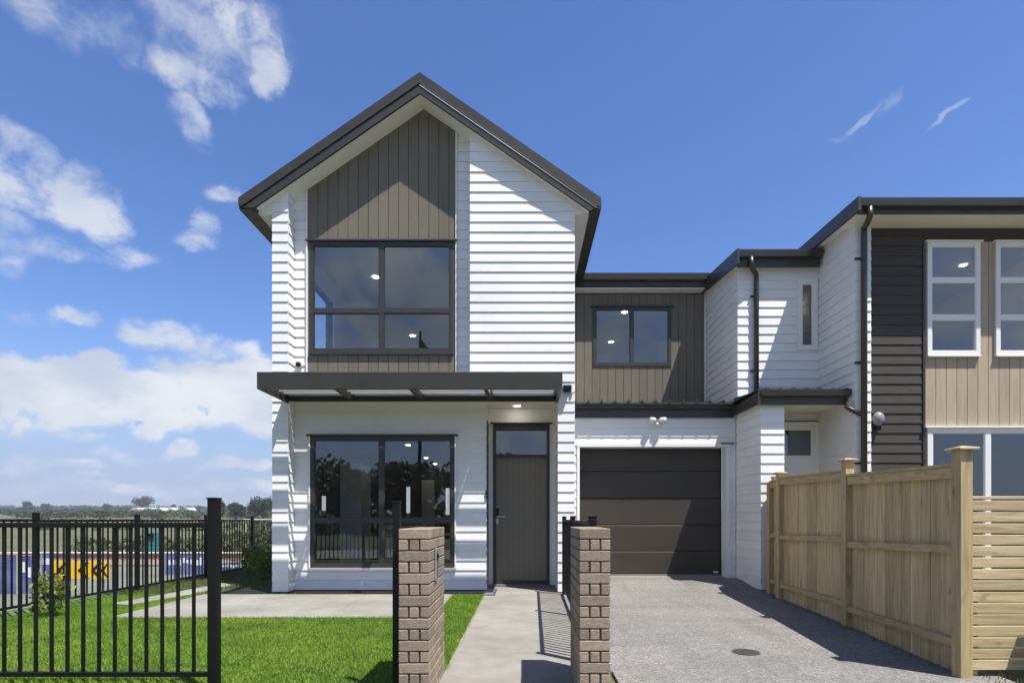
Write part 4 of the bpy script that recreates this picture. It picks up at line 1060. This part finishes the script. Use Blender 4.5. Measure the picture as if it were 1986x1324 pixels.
for i in range(4):
    (a, _, t0, t1), (b, _, _, _) = pts[i], pts[i+1]
    if t0 is None: continue
    A = Vector((a[0]-3.14, a[1]-4.04, 0)); B = Vector((b[0]-3.14, b[1]-4.04, 0)); L = (B-A).length; u = (B-A)/L; ang = math.atan2(u.y, u.x)
    nrm = Vector((u.y, -u.x, 0))   # away from the driveway
    tz0, tz1 = (t0, t1)
    # rails on the driveway face
    for (z0, z1) in ((tz0-.115, tz1-.115), (.885, .835), (.205, .165)):
        V = []
        for s, z in ((.047, z0), (L-.047, z1)):
            c = A + u*s
            for d in (-.022, .022):
                for h in (0, .085 if z0 > 1 else .06): V.append(tuple(c + nrm*d + Vector((0, 0, z+h))))
        link('rail', V, [[0,1,3,2],[4,6,7,5],[0,4,5,1],[2,3,7,6],[1,5,7,3],[0,2,6,4]], MT['pine_y'], T)
    V = []
    for s, z in ((.047, tz0-.028), (L-.047, tz1-.028)):
        c = A + u*s
        for d in (-.035, .075):
            for h in (0, .022): V.append(tuple(c + nrm*d + Vector((0, 0, z+h))))
    link('capping', V, [[0,1,3,2],[4,6,7,5],[0,4,5,1],[2,3,7,6],[1,5,7,3],[0,2,6,4]], MT['pine_y'], T)
    n_ = round((L-.06)/.143); pw = (L-.03)/n_
    for k in range(n_):
        s = .015 + k*pw + random.uniform(-.002, .002); f = s/L; zt = tz0 + (tz1-tz0)*f - .03
        base = A + u*s + nrm*.024 + nrm*random.uniform(0, .007)
        wdt = pw - random.uniform(.004, .009)
        m = MB().box((0, 0, -.04 + random.uniform(0, .015)), (wdt, .018, zt))
        o = m.build('paling', MT['pine_v'], T); o.location = base; o.rotation_euler = (0, 0, ang)
        # normal side: local y must point away from the driveway
        o.rotation_euler = (0, 0, ang); o.scale = (1, -1, 1)

S = thing('slatted_fence', 'pale pine fence of level slats facing the street at the far right', 'fence', (3.19, 4.06, 0))
sm = box_mesh('slat', 1.55, .02, .071, MT['slat'], .003)
z = .055; k = 0
while z < 1.23:
    share('slat', sm, (.0, random.uniform(-.002, .002), z), S, (0, random.uniform(-.002, .002), 0)); z += .0815; k += 1
MB().box((-.01, -.002, z), (1.55, .03, z+.022), .003).build('top_cap', MT['slat'], S)
for x in (.78, 1.5): MB().box((x, .022, -.05), (x+.09, .11, 1.24)).build('post', MT['pine_v'], S)
MB().box((.03, .022, -.05), (.08, .06, 1.24)).build('batten', MT['pine_v'], S)

# ================================================================== PLANTS
def leaves(lobes, count, size, up=0.3, rnd=random, shape='leaf', hollow=.35):
    V, Fc = [], []
    vol = [l[3]*l[4]*l[5] for l in lobes]; tot = sum(vol)
    for l, v in zip(lobes, vol):
        for _ in range(int(count*v/tot)+1):
            while True:
                p = Vector((rnd.uniform(-1, 1), rnd.uniform(-1, 1), rnd.uniform(-1, 1)))
                if hollow < p.length < 1: break
            c = Vector((l[0]+p.x*l[3], l[1]+p.y*l[4], l[2]+p.z*l[5]))
            d = Vector((rnd.gauss(0, 1), rnd.gauss(0, 1), rnd.gauss(0, 1)+up)).normalized()
            s = d.cross(Vector((rnd.gauss(0, 1), rnd.gauss(0, 1), rnd.gauss(0, 1)))).normalized()
            q = size*rnd.uniform(.6, 1.3); i = len(V)
            V += [c - d*q, c + s*q*.45, c + d*q, c - s*q*.45]; Fc.append([i, i+1, i+2, i+3])
    return V, Fc
def shrub(x, y, h, w, label, n, size, seed):
    rnd = random.Random(seed)
    t = thing('shrub', label, 'shrub', (x, y, 0), 'young garden shrubs')
    lob = [(0, 0, h*.5, w*.5, w*.5, h*.45)] + [(rnd.uniform(-.3, .3)*w, rnd.uniform(-.3, .3)*w, h*rnd.uniform(.35, .8), w*.25, w*.25, h*.25) for _ in range(6)]
    V, Fc = leaves(lob, n, size, .8, rnd, hollow=.1); link('foliage', V, Fc, MT['shrub'], t)
    m = MB()
    for k in range(7):
        a = rnd.uniform(0, 6.28); m.tube([(0, 0, 0), (math.cos(a)*w*.15, math.sin(a)*w*.15, h*.4), (math.cos(a)*w*.35, math.sin(a)*w*.35, h*rnd.uniform(.7, 1))], [.012, .008, .004], 5)
    m.build('stem', MT['bark'], t); return t
shrub(-5.45, 6.55, .56, .42, 'young leafy shrub inside the left boundary fence on the lawn', 420, .035, 3)
shrub(-5.30, 11.1, .62, .42, 'shrub farther from the house wall, beside the fence end', 420, .045, 5)
shrub(-4.62, 10.2, .66, .62, 'shrub against the white corner of the house, in shade', 620, .045, 9)
def tree(x, y, z, h, w, label, seed, n=900, size=.35, group='far trees on the rise', mat='tree', cat='tree', trunk_f=.3):
    rnd = random.Random(seed)
    t = thing('tree', label, cat, (x, y, z), group)
    lob = []
    for k in range(11):
        a = rnd.uniform(0, 6.28); r = rnd.uniform(0, .32)*w; hz = rnd.uniform(trunk_f+.12, .82)*h
        s = rnd.uniform(.16, .27)*w*(1.1 - abs(hz/h-.6)); lob.append((math.cos(a)*r, math.sin(a)*r, hz, s*1.1, s*1.1, s*.8))
    lob.append((0, 0, h*.62, w*.34, w*.34, h*.24))
    V, Fc = leaves(lob, n, size, .2, rnd, hollow=.45); link('crown', V, Fc, MT[mat], t)
    m = MB().tube([(0, 0, -.5), (0, 0, h*trunk_f), (w*.04, 0, h*.7)], [w*.05, w*.035, w*.012], 7)
    for k in range(4):
        a = rnd.uniform(0, 6.28); m.tube([(0, 0, h*trunk_f*.9), (math.cos(a)*w*.14, math.sin(a)*w*.14, h*.5), (math.cos(a)*w*.26, math.sin(a)*w*.26, h*.68)], [w*.025, w*.016, w*.008], 5)
    m.build('trunk', MT['bark'], t); return t
def far(px, y): return (px-CX)*y/F
def skytree(px, ytop, y, wpx, label, seed, n, size, tf=.15, mat='tree'):
    x = far(px, y); z = gz(x, y); h = EYE + (CY-ytop)*y/F - z
    return tree(x, y, z, h*1.04, wpx*y/F*1.15, label, seed, n, size, trunk_f=tf, mat=mat)
skytree(506, 962, 105, 52, 'round dark tree touching the white house corner on the skyline', 11, 2600, .20, .1)
skytree(457, 969, 108, 36, 'ragged dark tree just right of the big black fence post', 12, 2000, .19)
skytree(425, 965, 112, 28, 'dark tree half hidden behind the big black fence post', 13, 1600, .19)
skytree(277, 962, 330, 36, 'broad spreading tree standing above the far white houses', 14, 1600, .5, .45)
skytree(337, 976, 335, 12, 'small dark tree on the ridge above the far houses', 15, 500, .4)
skytree(386, 979, 300, 9, 'small upright tree right of the far white houses', 16, 500, .4)
skytree(53, 969, 330, 20, 'low tree on the skyline near the left edge', 17, 800, .5)
skytree(89, 974, 332, 14, 'small tree on the skyline left of the distant field', 18, 600, .45)
skytree(207, 975, 320, 16, 'small tree breaking the skyline above the yellow chevron board', 19, 600, .45)
def scrub(name, boxes, n, size, mat, seed):
    rnd = random.Random(seed); V, Fc = [], []
    for (x0, x1, y0, y1, h, k) in boxes:
        for _ in range(k):
            y = rnd.uniform(y0, y1); x = rnd.uniform(x0, x1)*(y/y1); z = gz(x, y); r = h*rnd.uniform(.35, 1.15)
            v, f = leaves([(x, y, z+r*.4, r*rnd.uniform(.9, 2.2), r, r*.6)], n, size*rnd.uniform(.7, 1.3), .2, rnd, hollow=.5)
            i = len(V); V += v; Fc += [[q+i for q in g] for g in f]
    return structure(link(name, V, Fc, MT[mat]), 'stuff')
scrub('far_treeline', [(-520, -150, 400, 490, 4.2, 330), (-520, -300, 380, 430, 3.8, 120)], 60, .9, 'tree', 21)
scrub('hedgerow', [(-235, -95, 185, 250, 2.3, 230), (-165, -60, 130, 185, 1.5, 180)], 40, .42, 'tree', 22)
scrub('scrub', [(-62, -22, 44, 130, 1.1, 200), (-34, -14, 34, 60, .6, 160), (-90, -45, 66, 100, .9, 70), (-60, -50, 105, 125, 1.6, 60), (-17, -8.8, 27.2, 34, .45, 150), (-34, -18, 35, 44, .8, 110)], 36, .26, 'scrub', 23)
# far white houses
for i, (px, wpx, y) in enumerate(((262, 17, 300), (286, 14, 300), (307, 17, 298), (330, 12, 302), (360, 16, 300))):
    x = far(px, y); wd = wpx*y/F; zb = gz(x, y)+ .2
    lb = ['far pink roofed house at the left of the row on the ridge', 'far pale green roofed house under the spreading tree', 'far long cream house in the middle of the ridge row',
          'small far white house right of the cream one', 'far white house at the right end of the ridge row'][i]
    zt = EYE + (CY-985)*y/F
    h = thing('house', lb, 'house', (x, y, zt-2.6), 'white houses on the far ridge')
    MB().box((-wd/2, 0, -1.5), (wd/2, 6, 1.5)).build('wall', MT['trim'], h)
    rc = [(.60, .38, .36), (.42, .62, .56), (.66, .63, .52), (.62, .60, .55), (.62, .58, .56)][i]
    MB().prism([(-wd/2-.3, 1.5), (wd/2+.3, 1.5), (wd*.2, 3.0), (-wd*.2, 3.0)], -.3, 6.3).build('roof', material('far_roof', rc, .7), h)
    for q in (-.25, .2): MB().box((wd*q-.4, -.03, -.2), (wd*q+.4, -.001, .9)).build('window', MT['alu'], h)

# ================================================================== WORKSITE BEYOND THE FENCE
structure(MB().slab([(-60, 27), (-9, 27), (-8, 33), (-60, 34)], -1.3, -1.12).build('dirt_road', MT['dirt']))
structure(MB().slab([(-40, 12.5), (-9.2, 12.5), (-9.2, 26.5), (-40, 26.5)], -1.3, -1.16).build('gravel_yard', material('pale_gravel', (.145, .155, .115), .95, .12, 3, .3, 30, dirt=.2)))
MT['yellow'] = material('sign_yellow', (.80, .46, .01), .5, .03); MT['signblack'] = material('sign_black', (.01, .01, .01), .5, .05)
ys_ = 16.0
t = thing('chevron_sign', 'yellow road sign board with black left pointing chevrons behind the side fence', 'road sign', (far(104, ys_), ys_, 0))
sw = (210-103)*ys_/F; z0 = EYE-(1122-CY)*ys_/F; z1 = EYE-(1089-CY)*ys_/F
MB().box((0, 0, z0), (sw, .03, z1), .004).build('board', MT['yellow'], t)
for c in (.14, .52, .76, .99):
    cw = sw; x = c*cw if c < .9 else .93*cw; hh = (z1-z0)/2; m = MB()
    zc = (z0+z1)/2; tk = .11
    for s in (-1, 1):
        m.prism([(x-.13, zc), (x-.13+tk, zc), (x+.09+tk if x+.09+tk < sw else sw-.002, zc+s*hh*.94), (x+.09 if x+.09 < sw else sw-.02, zc+s*hh*.94)][::s], -.006, -.001)
    m.build('chevron', MT['signblack'], t)
for x in (.2, sw-.2): MB().box((x-.03, .031, -1.2), (x+.03, .07, z1)).build('leg', MT['greyplastic'], t)
MT['blue'] = material('blue_banner', (.07, .085, .22), .8, .2, 2.2, col2=(.15, .17, .34))
MT['mesh'] = material('galvanised', (.42, .43, .44), .45, .05, metal=.3)
def banner(px0, px1, py0, py1, y, label, marks=0, base=-1.17, seed=0):
    x0, x1 = far(px0, y), far(px1, y); z1, z0 = EYE-(py0-CY)*y/F, EYE-(py1-CY)*y/F
    t = thing('site_fence', label, 'site fence', (x0, y, 0), 'temporary fence panels with blue banners')
    L = x1-x0
    m = MB(); m.tube([(0, 0, base), (0, 0, z1+.05), (L, 0, z1+.05), (L, 0, base)], .02, 8); m.build('frame', MT['mesh'], t)
    MB().box((.02, -.012, z0), (L-.02, -.004, z1)).build('banner', MT['blue'], t)
    rnd = random.Random(seed); 
    for k in range(marks):   # pale streaky print on the cloth, unreadable in the photograph
        mx = L*(.08 + .84*(k+.5)/marks); h = (z1-z0)
        mw = L/marks*.34
        MB().box((mx-mw, -.0155, z0+h*rnd.uniform(.45, .6)), (mx+mw, -.0125, z0+h*rnd.uniform(.72, .88))).build('print', MT['whiteplastic'], t)
    return t
banner(-30, 33, 1078, 1160, 17, 'faded grey blue banner panel at the left edge behind the fences', 0, seed=1)
banner(36, 76, 1080, 1152, 17.1, 'blue and white banner panel left of the yellow chevron board', 3, seed=2)
banner(80, 101, 1075, 1112, 18.6, 'narrow blue banner panel close to the left end of the chevron board', 1, seed=3)
banner(320, 401, 1075, 1114, 20, 'wide deep blue banner panel with white print, left of the big fence post', 8, seed=4)
banner(428, 466, 1092, 1108, 21, 'small pale blue banner panel between the big fence post and the shrubs', 5, seed=5)
MT['orange'] = material('orange_mesh', (.34, .15, .09), .7, .1, 2, col2=(.36, .25, .18)); MT['tape'] = material('pale_rail', (.50, .42, .37), .6, .05)
t = thing('barrier_fence', 'orange plastic mesh barrier with a pale top rail across the worksite', 'barrier', (far(-40, 22.5), 22.5, -1.2))
L = far(475, 22.5)-far(-40, 22.5)
MB().box((0, 0, .66), (L, .01, .95)).build('mesh', MT['orange'], t)
MB().tube([(0, -.02, 1.02-.1), (L, -.02, 1.02-.1)], .045, 8).build('rail', MT['tape'], t)
k = 0
while k*1.9 < L: MB().box((k*1.9, .012, 0), (k*1.9+.05, .05, 1.05)).build('stake', MT['mesh'], t); k += 1
# teal excavator parked on the site
ye = 31.0
t = thing('excavator', 'small teal excavator with bent arm parked on the worksite', 'excavator', (far(296, ye), ye, gz(far(296, ye), ye)))
t.scale = (.55, .55, .80)
MT['teal'] = material('teal_paint', (.03, .17, .15), .45, .06, 5)
for s in (-1, 1): MB().box((-1.0, s*.55-.2, 0), (1.0, s*.55+.2, .45), .12).build('track', MT['black'], t)
MB().box((-.75, -.6, .46), (.75, .6, .95), .06).build('body', MT['teal'], t)
cb = MB().box((-.25, -.5, .951), (.55, .15, 1.95), .06).build('cab', MT['teal'], t)
MB().box((-.256, -.4, 1.3), (-.2505, .05, 1.85)).box((-.15, -.506, 1.3), (.45, -.5005, 1.85)).build('window', MT['glass_d'], cb)
MB().tube([(-.7, .3, .9), (-1.15, .3, 1.75), (-1.75, .3, 1.35)], .11, 8).build('boom', MT['teal'], t)
MB().tube([(-1.75, .3, 1.35), (-1.95, .3, .55)], .08, 8).build('stick', MT['teal'], t)
MB().prism([(-2.2, .55), (-1.85, .55), (-1.75, .2), (-2.0, .08), (-2.25, .25)], .05, .55).build('bucket', MT['black'], t)
# white rail far behind
t = thing('rail_fence', 'long white road rail in the distance left of the house corner', 'rail', (far(472, 60), 60, 0))
MB().box((0, 0, EYE-8.5*60/F), (far(560, 60)-far(472, 60), .08, EYE-3.8*60/F)).build('rail', MT['trim'], t)
for k in range(3): MB().box((.2+k*2, .081, -.4), (.32+k*2, .16, EYE-5*60/F)).build('post', MT['trim'], t)

# ================================================================== BEHIND THE CAMERA (seen in the windows)
street = [(-25, -22, 8.0, 9, 'tall broad street tree reflected at the far left edge of the lower window'), (-17.5, -19, 6.4, 7, 'street tree reflected in the left panes, second from the left'),
          (-12.5, -22, 5.6, 7, 'lower street tree reflected left of the window mullion'), (-7.5, -20, 5.0, 6.5, 'small rounded street tree reflected beside the mullion'),
          (-2.0, -17, 5.6, 6.0, 'spiky crowned street tree reflected right of the mullion'), (4.5, -21, 5.6, 7, 'street tree reflected in the glass over the front door'),
          (13, -20, 5.5, 7, 'street tree across the road reflected in the neighbour glass'), (22, -22, 7, 9, 'farthest right street tree across the road')]
for i, (x, y, h, w, lb) in enumerate(street):
    tree(x, y, -.1, h, w, lb, 31+i, 2300, .30, 'street trees across the road', trunk_f=.12, mat='scrub')
scrub('street_hedge', [(-34, 30, -27, -24, 2.4, 90)], 60, .4, 'scrub', 55)
t = thing('street_lamp', 'tall dark street lamp across the road, its head reflected in the upper window', 'street lamp', (-5.4, -12.2, -.1))
MB().tube([(0, 0, 0), (0, 0, 10.9)], [.12, .07], 10).build('pole', MT['black'], t)
MB().prism([(.05, 10.5), (.55, 9.9), (.75, 9.75), (.7, 9.6), (.1, 9.6)], -.12, .12).build('lamp_head', MT['black'], t)

# ================================================================== GRASS
def grass(name, polys, holes, density, hgt, wid, mat, seed, lean=.45):
    rnd = random.Random(seed); V, Fc = [], []
    def inside(p, poly):
        c = False; n = len(poly)
        for i in range(n):
            a, b = poly[i], poly[(i+1) % n]
            if (a[1] > p[1]) != (b[1] > p[1]) and p[0] < (b[0]-a[0])*(p[1]-a[1])/(b[1]-a[1])+a[0]: c = not c
        return c
    for poly in polys:
        xs = [p[0] for p in poly]; ysq = [p[1] for p in poly]
        N_ = int((max(xs)-min(xs))*(max(ysq)-min(ysq))*density)
        for _ in range(N_):
            x, y = rnd.uniform(min(xs), max(xs)), rnd.uniform(min(ysq), max(ysq))
            if not inside((x, y), poly) or any(inside((x, y), h) for h in holes): continue
            a = rnd.uniform(0, 6.28); h = hgt*rnd.uniform(.55, 1.25); w = wid*rnd.uniform(.7, 1.3)
            ca, sa = math.cos(a), math.sin(a); la = rnd.uniform(0, 6.28); lx, ly = math.cos(la)*h*lean*rnd.random(), math.sin(la)*h*lean*rnd.random()
            i = len(V); z = -.006
            V += [(x-ca*w, y-sa*w, z), (x+ca*w, y+sa*w, z), (x+lx, y+ly, z+h)]; Fc.append([i, i+1, i+2])
    return structure(link(name, V, Fc, MT[mat]), 'stuff')
rp = [(-4.73, 6.44), (-1.02, 6.44), (-1.02, 8.39), (-4.73, 8.39)]
sp_ = [(-5.45, 7.5), (-5.12, 7.35), (-4.86, 8.55), (-4.86, 9.75), (-5.22, 9.75), (-5.28, 8.5)]
pill = [(-.79, 3.5), (-.57, 3.5), (-.57, 4.21), (-.79, 4.21)]
grass('grass', [[(-5.88, 3.3), (-.588, 3.3), (-.588, 8.42), (-5.88, 8.42)]], [rp, sp_, pill], 11500, .026, .0036, 'grass', 41, .9)
grass('dry_blades', [[(-5.88, 3.3), (-.60, 3.3), (-.60, 6.44), (-5.88, 6.44)]], [pill], 900, .032, .003, 'drygrass', 49, 1.2)
grass('edge_grass', [[(-4.76, 6.40), (-1.0, 6.40), (-1.0, 6.475), (-4.76, 6.475)], [(-.60, 4.2), (-.565, 4.2), (-.565, 8.3), (-.60, 8.3)], [(-1.05, 6.45), (-1.01, 6.45), (-1.01, 8.38), (-1.05, 8.38)], [(-4.76, 6.45), (-4.70, 6.45), (-4.70, 8.38), (-4.76, 8.38)]], [], 9000, .034, .0036, 'grass', 47, 1.1)
grass('rough_grass', [[(-6.3, 8.4), (-3.8, 8.4), (-3.8, 15.5), (-6.3, 15.5)]], [sp_, [(-4.75, 8.4), (-.6, 8.4), (-.6, 9), (-4.75, 9)]], 2600, .055, .006, 'drygrass', 42)
grass('verge_grass', [[(-6.5, 2.6), (-.66, 2.6), (-.66, 3.3), (-6.5, 3.3)]], [], 4000, .03, .004, 'grass', 43)
grass('weeds', [[(3.22, 3.75), (4.6, 3.75), (4.6, 4.05), (3.22, 4.05)], [(3.10, 4.1), (3.17, 4.1), (3.60, 8.3), (3.54, 8.3)]], [], 900, .05, .006, 'drygrass', 44)

# ================================================================== HAZE
m = bpy.data.materials.new('air'); m.use_nodes = True; n = m.node_tree.nodes; n.remove(n['Principled BSDF'])
pv = n.new('ShaderNodeVolumePrincipled'); pv.inputs['Color'].default_value = (.86, .91, 1.0, 1); pv.inputs['Density'].default_value = .0006
pv.inputs['Anisotropy'].default_value = .2
m.node_tree.links.new(pv.outputs[0], n['Material Output'].inputs['Volume'])
structure(MB().box((-720, -310, -4), (720, 2510, 22)).build('haze', m), 'stuff')
